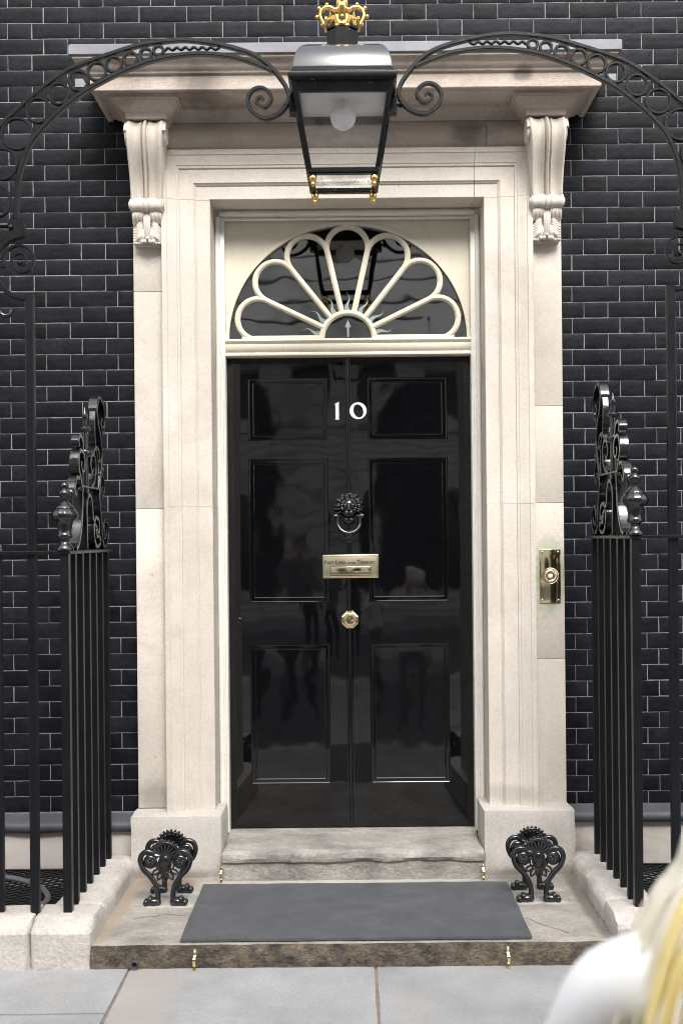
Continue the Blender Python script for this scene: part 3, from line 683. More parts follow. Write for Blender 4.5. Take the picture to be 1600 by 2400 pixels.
# knob (octagonal)
kc = U(820, 1452, DY)
part('door_knob', M['brass'], door, lambda m: m.lathe([(.030,-.001),(.030,.018),(.041,.022),(.044,.028),(.044,.033),(.036,.038),(.034,.0375),(.031,.041),(.022,.044),(.0205,.0425),(.018,.045),(.0,.046)], (kc.x, DY, kc.z), 8, 'Y', phase=pi/8), smooth=20)
kh = U(561, 1454, DY)
part('keyhole', M['iron'], door, lambda m: m.lathe([(.013,-.001),(.013,.003),(.010,.005),(.009,.002),(.0,.002)], (kh.x, DY, kh.z), 20, 'Y'))
# lion head knocker
kn = U(817, 1190, DY); X, Z = kn.x, kn.z
def lion(m):
    r2 = random.Random(7); Y = DY
    m.ell((X, Y-.02, Z), (.047,.03,.055), 16, 10)
    m.ell((X, Y-.045, Z+.008), (.036,.03,.042), 16, 10)                     # skull
    m.ell((X, Y-.068, Z-.020), (.024,.024,.020), 14, 8)                     # muzzle
    for q in (-1, 1):
        m.ell((X+q*.011, Y-.086, Z-.026), (.012,.009,.010), 10, 6)           # cheeks of the muzzle
        m.ell((X+q*.018, Y-.072, Z+.012), (.012,.008,.006), 10, 6, Matrix.Rotation(q*-.35, 3, 'Y'))   # brow
        m.ell((X+q*.017, Y-.071, Z+.003), (.006,.006,.0045), 8, 6)           # eye
        m.ell((X+q*.040, Y-.045, Z+.030), (.010,.008,.014), 8, 6, Matrix.Rotation(q*.5, 3, 'Y'))      # ear
        m.tube([(X+q*.072, Y-.028, Z-.040), (X+q*.036, Y-.028, Z-.040)], .010, 10)                   # hinge
        m.ell((X+q*.006, Y-.092, Z-.012), (.004,.004,.003), 8, 5)
    m.tube([(X, Y-.075, Z+.02), (X, Y-.088, Z-.004), (X, Y-.094, Z-.016)], [.006,.007,.010], 10)      # nose bridge
    m.ell((X, Y-.065, Z-.040), (.015,.016,.007), 10, 6)                      # jaw
    m.ell((X, Y-.03, Z-.062), (.030,.018,.022), 12, 8)
    for ringi, (rad, num, yo, ln) in enumerate(((.040,13,.058,.020),(.054,17,.040,.024),(.064,19,.022,.024))):
        for i in range(num):
            a = -.5+(pi+1.0)*i/(num-1)+r2.uniform(-.06,.06); c = (math.cos(a), math.sin(a)); sw = r2.uniform(-.5,.5); pts, rs = [], []
            for t in range(5):
                u = t/4; rr_ = rad-.014+ln*u; aa = a+sw*.25*math.sin(u*pi); pts.append((X+rr_*math.cos(aa), Y-yo-.012*math.sin(u*pi), Z+.004+rr_*math.sin(aa)*.98)); rs.append(.0075*(1-u*.75)+.0008)
            m.tube(pts, rs, 6)
kno = part('knocker', M['iron'], door, lion, smooth=70)
def kring(m):
    pts = [(X-.052,DY-.028,Z-.040)]+[(X+.054*math.cos(pi+pi*t/20)*(1 if t else 1), DY-.03-.012*math.sin(pi*t/20), Z-.075-.050*math.sin(pi*t/20)) for t in range(21)]+[(X+.052,DY-.028,Z-.040)]
    m.tube(pts, [.0095]+[.0088+.003*math.sin(pi*t/20) for t in range(21)]+[.0095], 12)
    m.ell((X, DY-.042, Z-.126), (.022,.014,.013), 14, 8); m.lathe([(.024,0),(.024,.008),(.017,.016),(.0,.018)], (X, DY, Z-.128), 20, 'Y')
part('knocker_ring', M['iron'], kno, kring, smooth=60)
part('strike_plate', M['iron'], kno, lambda m: m.lathe([(.02,0),(.02,.008),(.012,.012)], (X, DY, Z-.155), 16, 'Y'))

# doorbell
b0, b1 = U(1263, 1288, -.06), U(1314, 1413, -.06)
bell = thing('doorbell', ((b0.x+b1.x)/2, -.06, b1.z), 'brass doorbell plate with round push button on the right pilaster', 'doorbell')
part('plate', M['brass'], bell, lambda m: m.box(b0.x, b1.x, -.066, -.058, b1.z, b0.z), bevel=.002)
bc = U(1289, 1350, -.066)
part('button_ring', M['brass'], bell, lambda m: m.lathe([(.039,0),(.0395,.004),(.036,.007),(.033,.005),(.030,.009),(.027,.010),(.024,.006),(.018,.004),(.016,.004)], (bc.x, -.066, bc.z), 40, 'Y'), smooth=50)
part('push_button', M['white'], bell, lambda m: m.lathe([(.011,0),(.011,.005),(.008,.008),(.003,.0095),(.0,.0096)], (bc.x, -.069, bc.z), 24, 'Y'), smooth=60)
for sx in (b0.x+.012, b1.x-.012):
    for szz in (b0.z-.012, b1.z+.014): part('screw', M['brass'], bell, lambda m: m.ell((sx, -.066, szz), (.0045,.003,.0045), 10, 6), smooth=60)

# ------------------------------------------------------------------ lantern over the door
RY = -.95                                  # plane of the front railing, the overthrow and the lantern
LX = U(804, 300, RY).x
lan = thing('lantern', (LX, RY, 3.05), 'black square glazed street lantern topped by a gilded crown over the doorway', 'lantern')
def sq(m, levels, cx=LX, cy=RY):
    """stack of square sections (half width, z)"""
    vs, fs = [], []
    for h, z in levels: vs += [(cx-h,cy-h,z),(cx+h,cy-h,z),(cx+h,cy+h,z),(cx-h,cy+h,z)]
    for i in range(len(levels)-1):
        for j in range(4): fs.append((i*4+j, i*4+(j+1) % 4, i*4+4+(j+1) % 4, i*4+4+j))
    e = (len(levels)-1)*4; fs += [(3,2,1,0), (e,e+1,e+2,e+3)]; m.add(vs, fs)
def sqring(m, h0, h1, z0, z1, h0b=None):
    for a in range(4):
        R = Matrix.Rotation(a*pi/2, 3, 'Z'); hb = h0b or h0
        q = [(-h0,-h0,z0),(h0,-h0,z0),(h1,-h1,z0),(-h1,-h1,z0),(-hb,-hb,z1),(hb,-hb,z1),(h1,-h1,z1),(-h1,-h1,z1)]
        m.add([R @ Vector(v)+Vector((LX,RY,0)) for v in q], [(0,3,2,1),(4,5,6,7),(0,1,5,4),(1,2,6,5),(2,3,7,6),(3,0,4,7)])
TOPZ, BOTZ, HT, HB = 3.425, 3.102, .186, .130
roof = []
for i in range(11):
    t = i/10; roof.append((.112+.080*math.cos(t*pi/2)**.75 if i < 10 else .112, 3.458+.128*math.sin(t*pi/2)**1.0))
rf = part('roof', M['lamproof'], lan, lambda m: (sq(m, roof), sq(m, [(.112,3.586),(.098,3.596),(.07,3.606)])), bevel=.006, seg=2, smooth=30)
part('rim', M['lampblack'], lan, lambda m: sq(m, [(.186,3.418),(.198,3.424),(.207,3.432),(.207,3.452),(.200,3.459)]), bevel=.002, smooth=20)
part('collar', M['lampblack'], lan, lambda m: (m.lathe([(.058,3.600),(.066,3.606),(.066,3.69),(.058,3.69)], (LX,RY,0), 8, phase=pi/8),
     [m.prism([(-.022,3.685),(.022,3.685),(.010,3.715),(.0,3.745),(-.010,3.715)], -.006, 0, Matrix.Translation((LX,RY,0)) @ Matrix.Rotation(pi/4+a*pi/2, 4, 'Z') @ Matrix.Translation((0,-.062,0))) for a in range(4)]), smooth=20)
cr = MB()
CZ = 3.684
cr.lathe([(.050,CZ-.01),(.060,CZ),(.060,CZ+.014),(.056,CZ+.018),(.062,CZ+.05),(.058,CZ+.05),(.05,CZ+.018)], (LX,RY,0), 24)
for a in range(8):
    R = Matrix.Translation((LX,RY,0)) @ Matrix.Rotation(a*pi/4, 4, 'Z') @ Matrix.Translation((0,-.062,0))
    if a % 2 == 0: cr.prism([(-.012,CZ+.01),(.012,CZ+.01),(.020,CZ+.022),(.026,CZ+.045),(.013,CZ+.048),(.014,CZ+.062),(-.014,CZ+.062),(-.013,CZ+.048),(-.026,CZ+.045),(-.020,CZ+.022)], -.008, .004, R)
    else: cr.prism([(-.010,CZ+.012),(.010,CZ+.012),(.011,CZ+.034),(.0,CZ+.062),(-.011,CZ+.034)], -.006, .002, R)
    cr.ell((LX+.068*math.sin(a*pi/4), RY-.068*math.cos(a*pi/4), CZ+.036), .006, 8, 6)
crown = cr.build('crown', M['gold'], lan, smooth=40)
def arches(m):
    prof = [(.058,.03),(.074,.048),(.084,.068),(.087,.085),(.081,.102),(.066,.113),(.046,.113),(.028,.102),(.014,.108),(.006,.118)]
    for a in range(4):
        d = Vector((math.sin(a*pi/2), -math.cos(a*pi/2), 0)); nn = Vector((d.y, -d.x, 0))
        m.strip([Vector((LX,RY,CZ-.012))+d*r_+Vector((0,0,h)) for r_, h in prof], nn, .028, .011)
        for r_, h in ((.076,.046),(.097,.078),(.089,.112),(.058,.126)): m.ell(Vector((LX,RY,CZ-.012))+d*(r_+.002)+Vector((0,0,h)), .0085, 10, 7)
    m.lathe([(.010,CZ+.098),(.022,CZ+.104),(.027,CZ+.12),(.021,CZ+.14),(.009,CZ+.149),(.006,CZ+.156)], (LX,RY,0), 16)
    m.box(LX-.006, LX+.006, RY-.005, RY+.005, CZ+.15, CZ+.20); m.box(LX-.022, LX+.022, RY-.005, RY+.005, CZ+.165, CZ+.18)
part('arches', M['gold'], crown, arches, smooth=50)
def lerp(a, b, t): return a+(b-a)*t
hw_at = lambda z: lerp(HB, HT, (z-BOTZ)/(TOPZ-BOTZ))
for sx in (-1, 1):
    for sy in (-1, 1):
        part('corner_post', M['lampblack'], lan, lambda m: m.strip([(LX+sx*HT, RY+sy*HT, TOPZ), (LX+sx*HB, RY+sy*HB, BOTZ)], (1,0,0), .019, .019), smooth=20)
part('top_rail', M['lampblack'], lan, lambda m: sqring(m, hw_at(3.385)+.004, hw_at(3.385)-.014, 3.385, 3.422, HT+.005), smooth=0)
part('bottom_rail', M['lampblack'], lan, lambda m: (sqring(m, HB+.009, HB-.010, BOTZ-.010, BOTZ+.006), sqring(m, HB+.004, HB-.018, BOTZ-.016, BOTZ-.009)), smooth=0)
for a in range(4):
    R = Matrix.Rotation(a*pi/2, 3, 'Z'); h0, h1 = HB-.002, HT-.004
    vs_ = [R @ Vector(v)+Vector((LX,RY,0)) for v in ((-h0,-h0,BOTZ),(h0,-h0,BOTZ),(h1,-h1,TOPZ),(-h1,-h1,TOPZ),(-h0,-h0+.003,BOTZ),(h0,-h0+.003,BOTZ),(h1,-h1+.003,TOPZ),(-h1,-h1+.003,TOPZ))]
    part('pane', M['lampglass'], lan, lambda m: m.add(vs_, [(0,1,2,3),(7,6,5,4),(0,4,5,1),(1,5,6,2),(2,6,7,3),(3,7,4,0)]), smooth=0)
part('floor_pane', M['lampglass'], lan, lambda m: m.box(LX-HB+.012, LX+HB-.012, RY-HB+.012, RY+HB-.012, BOTZ-.006, BOTZ-.003), smooth=0)
BZ = U(804, 273, RY).z
part('reflector', M['enamel'], lan, lambda m: m.box(LX-.176, LX+.176, RY-.176, RY+.176, 3.4145, 3.4175), smooth=0)
bulb = part('bulb', M['bulb'], lan, lambda m: m.lathe([(.0,-.052),(.02,-.048),(.037,-.037),(.048,-.020),(.052,0),(.049,.019),(.040,.034),(.029,.044),(.022,.052),(.021,.062)], (LX, RY, BZ), 28), smooth=70)
part('lamp_holder', M['cap'], lan, lambda m: (m.lathe([(.021,.06),(.021,.085),(.026,.09),(.026,.10),(.012,.105),(.010,.16)], (LX,RY,BZ), 16), m.box(LX-.02, LX-.014, RY-.003, RY+.003, BZ+.06, 3.43)), smooth=40)
for sx in (-1, 1):
    for sy in (-1, 1):
        part('finial', M['gold'], lan, lambda m: m.lathe([(.008,.004),(.013,.002),(.014,-.002),(.010,-.005),(.014,-.011),(.016,-.019),(.0135,-.027),(.008,-.032),(.0065,-.034),(.010,-.038),(.009,-.044),(.005,-.050),(.0,-.053)], (LX+sx*(HB-.012), RY+sy*(HB-.012), BOTZ-.010), 14), smooth=60)
    part('side_bracket', M['lampblack'], lan, lambda m: (m.box(min(LX+sx*.185, LX+sx*.212), max(LX+sx*.185, LX+sx*.212), RY-.03, RY+.03, 3.365, 3.425), m.tube([(LX+sx*.18, RY, 3.40), (LX+sx*.235, RY, 3.40)], .008, 8), m.lathe([(.014,-.006),(.014,.006)], (LX+sx*.228, RY, 3.40), 6, 'X')), smooth=20)

# ------------------------------------------------------------------ iron overthrow arms carrying the lantern
def spline(pts, n=8):
    P = [Vector(p) for p in pts]; P = [P[0]*2-P[1]]+P+[P[-1]*2-P[-2]]; out = []
    for i in range(1, len(P)-2):
        for k in range(n):
            t = k/n; a, b, c, d = P[i-1], P[i], P[i+1], P[i+2]
            out.append(.5*((2*b)+(c-a)*t+(2*a-5*b+4*c-d)*t*t+(3*b-a-3*c+d)*t**3))
    out.append(P[-2]); return out
OUT = [(-45,395),(-32,340),(0,288.6),(53.6,238.6),(107,194),(161,158),(214,137),(268,119),(321,103),(375,94),(429,90),(482,95),(540,107),(596,126),(634,153),(661,186),(676,214),(676,236),(660,260),(634,274),(611,274),(590,258),(581,232),(592,210),(613,204),(632,215),(636,233),(622,249),(606,244),(602,233),(610,226),(618,231)]
INN = [(36,505),(39,453),(46,396),(71,331),(107,285),(153.6,242),(196,210),(250,180),(303.6,156),(357,137),(411,127),(464,122.5),(510,125),(557,133),(603,148),(640,164)]
RNG = [(1045,152,38),(962,175,44),(862,207,52),(753,240,57),(640,285,65),(520,345,70),(387,428,75),(252,535,86),(112,688,108),(10,885,108),(-40,1130,112)]
WAV = [(1085,152)]+[(1110+i*28, 140+(9 if i % 2 else -7)-4*math.sin(i/12*pi)) for i in range(13)]
def arm(s):
    side = 'left' if s < 0 else 'right'
    k = 1.0 if s < 0 else 1.034
    z_fix = 0
    def P(x, y):
        if s > 0: x, y = 804+(804-x)*k, y
        dd = RY+DIST; return Vector(((x-804)*dd/FPX+LX, RY, U(804, y, RY).z-(0 if s < 0 else -.012)))
    root = thing('lamp_bracket', P(68 if s < 0 else 68, 2120), f'black wrought iron arch arm with rings holding the lantern from the {side} post', 'lamp bracket', 'lantern arch arms')
    root.location = (P(68, 700).x, RY, .21)
    ny = (0, 1, 0)
    o = spline([P(*q) for q in OUT], 6); n_ = len(o); ts = [.016 if i < n_*.62 else .016-.006*(i-n_*.62)/(n_*.38) for i in range(n_)]
    part('outer_bar', M['iron_dull'], root, lambda m: m.strip(o, ny, .026, ts), smooth=40)
    i_ = spline([P(*q) for q in INN], 6); part('inner_bar', M['iron_dull'], root, lambda m: m.strip(i_, ny, .028, [.020-.007*j/len(i_) for j in range(len(i_))]), smooth=40)
    sc = (RY+DIST)/FPX
    for cx, cy, rr_ in RNG:
        c = P(cx/2.8, cy/2.8+60); rad = rr_/2.8*sc-.004
        part('ring', M['iron_dull'], root, lambda m: m.strip([c+Vector((rad*math.cos(2*pi*t/32), 0, rad*math.sin(2*pi*t/32))) for t in range(32)], ny, .020, .0105, closed=True), smooth=40)
    part('wavy_tail', M['iron_dull'], root, lambda m: m.tube(spline([P(x/2.8, y/2.8+60) for x, y in WAV], 4), .006, 8), smooth=60)
    # post with clamp, scroll and curved shoulder
    zt = P(68, 683).z; px = P(66, 683).x
    part('post', M['iron_dull'], root, lambda m: m.strip([(px, RY, .195), (px, RY, zt)], ny, .03, .036), smooth=20)
    part('shoulder', M['iron_dull'], root, lambda m: m.strip(spline([P(70,690), P(45,690), P(22,683), P(4,665), P(-10,640), P(-14,610), P(-6,585), P(6,566), P(30,548), P(44,540)], 6), ny, .028, .020), smooth=40)
    part('clamp', M['iron_dull'], root, lambda m: (m.prism([(P(22,507).x,P(22,507).z),(P(54,507).x,P(54,507).z),(P(57,516).x,P(57,516).z),(P(57,548).x,P(57,548).z),(P(40,552).x,P(40,552).z),(P(20,560).x,P(20,560).z)], RY-.018, RY+.016), m.ell(P(26,527)+Vector((0,-.02,0)), (.011,.010,.011), 10, 6), m.tube([P(18,520), P(-40,520)], .011, 8)), bevel=.002, seg=1, smooth=40)
    sp = []
    for t in range(60):
        q = t/59; th = math.radians(200)-q*3.5*pi; rad = (44-34*q**.85); sp.append(P(46+rad*math.cos(th)*.98, 604-rad*math.sin(th)))
    part('scroll', M['iron_dull'], root, lambda m: m.strip(sp, ny, .022, [.010-.004*t/59 for t in range(60)]), smooth=40)
    part('scroll_eye', M['iron_dull'], root, lambda m: m.ell(P(45,608), (.012,.014,.012), 12, 8), smooth=60)
    hk = spline([P(-10,715), P(-2,728), P(10,732), P(22,728), P(29,717)], 5)
    part('hook', M['iron'], root, lambda m: m.tube(hk, [.012-.005*j/len(hk) for j in range(len(hk))], 8), smooth=60)
    return px
post_x = {s: arm(s) for s in (-1, 1)}

# ------------------------------------------------------------------ railing copings
CX0, CX1 = 1.012, 1.225
def coping(s):
    side = 'left' if s < 0 else 'right'
    root = thing('railing_kerb', (s*1.12, -.95, PZ), f'white stone kerb under the {side} iron railing beside the step', 'kerb', 'railing kerbs')
    def block(x0, x1, y0, y1, zc, zf, name):
        """worn block whose top falls a little towards its outer arrises"""
        bm = rough_box(x0, x1, y0, y1, -.02, zc, .022, .003, 16, edge=.022)
        for v in bm.verts:
            if v.co.z > zc-.04:
                e = min(v.co.y+1.09, .08)/.08; v.co.z -= (1-max(0, e))*(zc-zf)*1.0
                if y1 > -.5:
                    f = min(abs(v.co.x-s*CX0), abs(v.co.x-s*CX1), .05)/.05; v.co.z -= (1-f)**2*.018
                    b_ = max(0, (v.co.y+.17)/.12); v.co.z -= min(1, b_)**2*.06
        bm_obj(bm, name, M['coping'], root)
    a, b = sorted((s*CX0, s*1.249))
    block(a, b, -1.085, -.85, .212, .182, 'corner_stone'); a2, b2 = sorted((s*CX0, s*CX1)); block(a2, b2, -.848, -.045, .212, .212, 'side_stone')
    for x0 in (1.251, 1.95, 2.65):
        a, b = sorted((s*x0, s*(x0+.697))); block(a, b, -1.085, -.85, .212, .182, 'front_stone')
for s in (-1, 1): coping(s)

# ------------------------------------------------------------------ iron railings
def spiral(cy, cz, r0, r1, a0, turns, n=40):
    return [(cy+lerp(r0, r1, t/n)*math.cos(a0+turns*2*pi*t/n), cz+lerp(r0, r1, t/n)*math.sin(a0+turns*2*pi*t/n)) for t in range(n+1)]
def railing(s):
    side = 'left' if s < 0 else 'right'
    rz = 1.642 if s < 0 else 1.682; XR = s*1.128
    root = thing('iron_railing', (XR, -.95, .2), f'black iron railing with urn finial and scrolls on the {side} of the step', 'railing', 'iron railings')
    ys = [-.955+.1255*i for i in range(7)]
    for i, y in enumerate(ys):
        w = .034 if i == 0 else .0265
        part('baluster', M['iron_dull'], root, lambda m: m.box(XR-w/2, XR+w/2, y-w/2, y+w/2, .190, rz-.012), bevel=.002, seg=1)
    for k in range(1, 13):
        x = s*(abs(post_x[s])+.135*k)
        part('baluster', M['iron_dull'], root, lambda m: m.box(x-.013, x+.013, -.963, -.937, .185, rz-.01), bevel=.002, seg=1)
    part('side_rail', M['iron_dull'], root, lambda m: m.box(XR-.026, XR+.026, -.925, -.14, rz-.014, rz), bevel=.002, seg=1)
    a, b = sorted((XR-s*.026, s*2.95)); part('front_rail', M['iron_dull'], root, lambda m: m.box(a, b, -.980, -.928, rz-.014, rz), bevel=.002, seg=1)
    px = [(2160,105),(2145,108),(2130,104),(2110,96),(2090,80),(2060,55),(2040,54),(2022,62),(2000,94),(1985,98),(1955,92),(1945,84),(1900,85),(1840,98),(1812,108),(1800,118),(1770,156),(1740,166),(1705,164),(1670,140),(1645,118),(1640,122),(1620,112),(1600,84),(1575,70),(1555,44),(1510,46),(1490,66),(1465,76),(1440,74),(1415,46),(1405,40),(1390,48),(1360,52),(1335,42),(1318,22),(1310,0)]
    part('urn_finial', M['iron'], root, lambda m: m.lathe([(r_/3088, rz+(2160-y)/3088) for y, r_ in px], (XR, -.955, 0), 36, lobes=(14, 21, 12)), smooth=45)
    # scrollwork standing on the side rail (plane of the rail, seen nearly edge on)
    V = lambda q: Vector((XR, q[0], rz+q[1])); nx = (1, 0, 0)
    def scroll(name, pts, w=.030, t=.013, taper=.4):
        w *= 1.45; t *= 1.35
        p_ = [V(q) for q in pts]; n_ = len(p_)
        part(name, M['iron'], root, lambda m: m.strip(p_, nx, w, [t*(1-taper*max(0, j/n_-.6)/.4) for j in range(n_)]), smooth=40)
    def curve(pts, n_=7): return [(v.y, v.z) for v in spline([(0, a_, b_) for a_, b_ in pts], n_)]
    # tall rear S scroll: lower volute, stem, hooked top
    scroll('rear_scroll', spiral(-.285, .082, .012, .080, 1.0, -1.6, 36)+curve([(-.375,.13),(-.405,.22),(-.375,.33),(-.345,.42),(-.375,.50),(-.425,.56),(-.44,.62),(-.40,.672),(-.335,.668),(-.29,.62),(-.285,.555),(-.32,.52),(-.355,.535),(-.36,.57),(-.335,.585),(-.32,.565)]))
    # middle arch with volute
    scroll('middle_scroll', spiral(-.46, .088, .012, .083, 2.2, 1.55, 36)+curve([(-.545,.14),(-.56,.20),(-.60,.235),(-.645,.21),(-.66,.15),(-.655,.06),(-.65,.004)]))
    # front sweeping leg rising to a C scroll
    scroll('front_scroll', curve([(-.845,.004),(-.80,.03),(-.755,.10),(-.735,.18),(-.73,.25)])) 
    scroll('upper_scroll', curve([(-.735,.26),(-.76,.30),(-.79,.345),(-.775,.40),(-.73,.415),(-.69,.39),(-.685,.345),(-.715,.325),(-.74,.345),(-.735,.37)]), .028, .012)
    scroll('inner_scroll', curve([(-.565,.27),(-.52,.28),(-.475,.32),(-.47,.38),(-.505,.415),(-.55,.40),(-.565,.36),(-.54,.335),(-.515,.35)]), .026, .011)
    scroll('leaf_scroll', curve([(-.74,.29),(-.80,.30),(-.84,.275),(-.855,.24),(-.835,.225),(-.82,.245)]), .026, .012)
    scroll('crest_scroll', curve([(-.69,.41),(-.71,.46),(-.75,.475),(-.775,.45),(-.76,.43)]), .024, .011)
    scroll('back_crest', curve([(-.50,.42),(-.45,.45),(-.40,.44),(-.385,.40),(-.41,.385)]), .024, .010)
    scroll('rear_leaf', curve([(-.385,.33),(-.33,.34),(-.295,.30),(-.30,.25),(-.335,.235),(-.355,.265),(-.335,.28)]), .026, .011)
    part('collar', M['iron'], root, lambda m: m.lathe([(.012,-.012),(.024,-.008),(.028,0),(.024,.008),(.012,.012)], V((-.735,.255)), 16), smooth=50)
    part('tie_bar', M['iron'], root, lambda m: m.box(XR-.019, XR+.019, -.74, -.38, rz+.262, rz+.272), bevel=.002, seg=1)
    part('spindle', M['iron'], root, lambda m: m.lathe([(.014,.27),(.013,.36),(.012,.395),(.028,.402),(.032,.412),(.028,.424),(.012,.43),(.011,.47),(.010,.505),(.022,.51),(.025,.518),(.020,.526),(.009,.53),(.010,.545),(.008,.555),(.012,.565),(.013,.575),(.007,.588),(.004,.60),(.0,.612)], (XR, -.595, rz), 16), smooth=50)
    for q in ((-.855,.232),(-.83,.262),(-.36,.39),(-.30,.36)): part('leaf_boss', M['iron'], root, lambda m: m.ell(V(q), (.018,.014,.020), 10, 7), smooth=60)
    part('stem', M['iron'], root, lambda m: m.strip([V((-.595,.235)), V((-.595,.275))], nx, .026, .026), smooth=20)
    part('stem', M['iron'], root, lambda m: m.strip(spline([V((-.44,.62)), V((-.46,.55)), V((-.455,.48)), V((-.42,.42)), V((-.40,.36)), V((-.405,.27))], 6), nx, .028, .012), smooth=40)
for s in (-1, 1): railing(s)

# ------------------------------------------------------------------ area gratings and hose
def grating(s):
    side = 'left' if s < 0 else 'right'
    a, b = sorted((s*1.226, s*2.4)); z = .112
    root = thing('area_grating', (s*1.6, -.45, z), f'expanded metal grating over the basement area behind the {side} railing', 'grating', 'area gratings')
    m = MB(); px, py = .060, .022; ny = int(.80/py)
    x_ = a
    for j in range(ny+1):
        y = -.845+j*py; pts = []
        nx_ = int((b-a)/(px/2))
        for i in range(nx_+1):
            pts.append((a+i*px/2, y+(py*.5 if (i+j) % 2 else 0)+(py*.0), z+(.003 if (i+j) % 2 else -.001)))
        m.strip(pts, (0,0,1), .007, .0045)
        if j < ny: pass
    mesh_o = m.build('expanded_mesh', M['iron_dull'], root, smooth=0); mesh_o['kind'] = 'stuff'
    part('edge_frame', M['iron_dull'], root, lambda m2: m2.box(a, b, -.052, -.034, z-.012, z+.008), smooth=0)
    part('edge_frame', M['iron_dull'], root, lambda m2: m2.box(a, b, -.849, -.835, z-.012, z+.006), smooth=0)
    part('area_floor', M['hall'], root, lambda m2: m2.box(a, b, -.849, -.031, PZ+.001, PZ+.006), smooth=0)
for s in (-1, 1): grating(s)
hp = spline([(-2.2,-.22,.128),(-1.9,-.16,.13),(-1.62,-.20,.131),(-1.43,-.33,.131),(-1.33,-.50,.131),(-1.33,-.62,.131),(-1.42,-.74,.131),(-1.6,-.79,.130),(-2.0,-.78,.13)], 8)
h = part('hose', M['hose'], None, lambda m: m.tube(hp, .013, 10), smooth=60); tag(h, 'grey hose lying in a loop on the grating behind the left railing', 'hose')

# ------------------------------------------------------------------ boot scrapers
def scraper(cx, label):
    root = thing('boot_scraper', (cx, -.52, LZ), label, 'boot scraper', 'boot scrapers'); Ir = M['iron']
    blade_y = (-.60, -.425)
    for fi, y in enumerate(blade_y):
        ox = cx+(-.0 if fi == 0 else -.012*0); c3 = lambda u, v: Vector((ox+u, y, LZ+v))
        for q in (-1, 1):
            pts = [c3(q*a, b) for a, b in ((.034,.012),(.032,.045),(.040,.085),(.066,.125),(.094,.155),(.106,.190),(.098,.218),(.075,.230),(.050,.222),(.036,.200))]
            sp = spline(pts, 5); part('leg', Ir, root, lambda m: m.tube(sp, [.0115 if j < len(sp)*.75 else .0115-.004*(j/len(sp)-.75)/.25 for j in range(len(sp))], 10), smooth=60)
            def paw(m):
                m.ell(c3(q*.052,.017), (.034,.024,.019), 12, 8)
                for t in (-1, 0, 1): m.ell(c3(q*.082,.013)+Vector((0, t*.014, 0)), (.013,.0085,.014), 8, 6); m.ell(c3(q*.066,.027)+Vector((0, t*.014, 0)), (.011,.0085,.012), 8, 6)
                m.ell(c3(q*.032,.014), (.014,.014,.016), 10, 6)
            part('paw_foot', Ir, root, paw, smooth=60)
            def rosette(m):
                c = c3(q*.064,.186); m.lathe([(.028,-.006),(.030,0),(.027,.006),(.023,.008),(.021,.004),(.0,.005)], c, 24, 'Y')
                for t in range(6):
                    a_ = t*pi/3+pi/6; m.ell(c+Vector((.010*math.cos(a_), -.007, .010*math.sin(a_))), (.009,.004,.0035), 8, 5, Matrix.Rotation(-a_, 3, 'Y'))
                m.ell(c+Vector((0,-.009,0)), .0045, 8, 6)
            part('rosette', Ir, root, rosette, smooth=50)
        def boss(m):
            m.ell(c3(0,.180), (.027,.014,.036), 20, 12); m.tube([c3(.026*math.cos(t*2*pi/24), .180+.035*math.sin(t*2*pi/24))+Vector((0,-.006,0)) for t in range(24)], .004, 6, closed=True)
        part('boss', Ir, root, boss, smooth=60)
        def fan_(m):
            m.prism([(ox+.026*math.cos(a_), LZ+.205+.02*math.sin(a_)) for a_ in [pi*t/10 for t in range(11)]], y-.006, y+.006)
            for t in range(9):
                a_ = math.radians(14+19*t); d = Vector((math.cos(a_), 0, math.sin(a_)))
                m.tube([c3(0,.205)+d*.02, c3(0,.205)+d*.045, c3(0,.205)+d*.056], [.0055,.009,.008], 7)
            m.strip([c3(.060*math.cos(a_), .207+.060*math.sin(a_)) for a_ in [math.radians(4+172*t/24) for t in range(25)]], (0,1,0), .012, .010)
            for t in range(13):
                a_ = math.radians(2+176*t/12); m.ell(c3(.068*math.cos(a_), .207+.068*math.sin(a_)), .0065, 8, 6)
        part('palmette', Ir, root, fan_, smooth=50)
        def pend(m):
            for t in range(5):
                a_ = math.radians(-150+30*t); d = Vector((math.cos(a_), 0, math.sin(a_))); pn = Vector((-d.z, 0, d.x)); b_ = c3(0,.165)
                m.tube([b_+d*.024, b_+d*.036+pn*.008, b_+d*.050+pn*.009, b_+d*.060+pn*.004, b_+d*.066, b_+d*.060-pn*.004, b_+d*.050-pn*.009, b_+d*.036-pn*.008], .0045, 6, closed=True)
        part('pendant_leaf', Ir, root, pend, smooth=50)
    part('scraper_blade', M['iron_dull'], root, lambda m: m.box(cx-.003, cx+.003, blade_y[0]+.006, blade_y[1]-.006, LZ+.165, LZ+.205), bevel=.001, seg=1)
    return root
scraper(U(388, 2118, -.60).x, 'black iron boot scraper with paw feet beside the left pedestal')
scraper(U(1262, 2110, -.60).x, 'black iron boot scraper with paw feet beside the right pedestal')

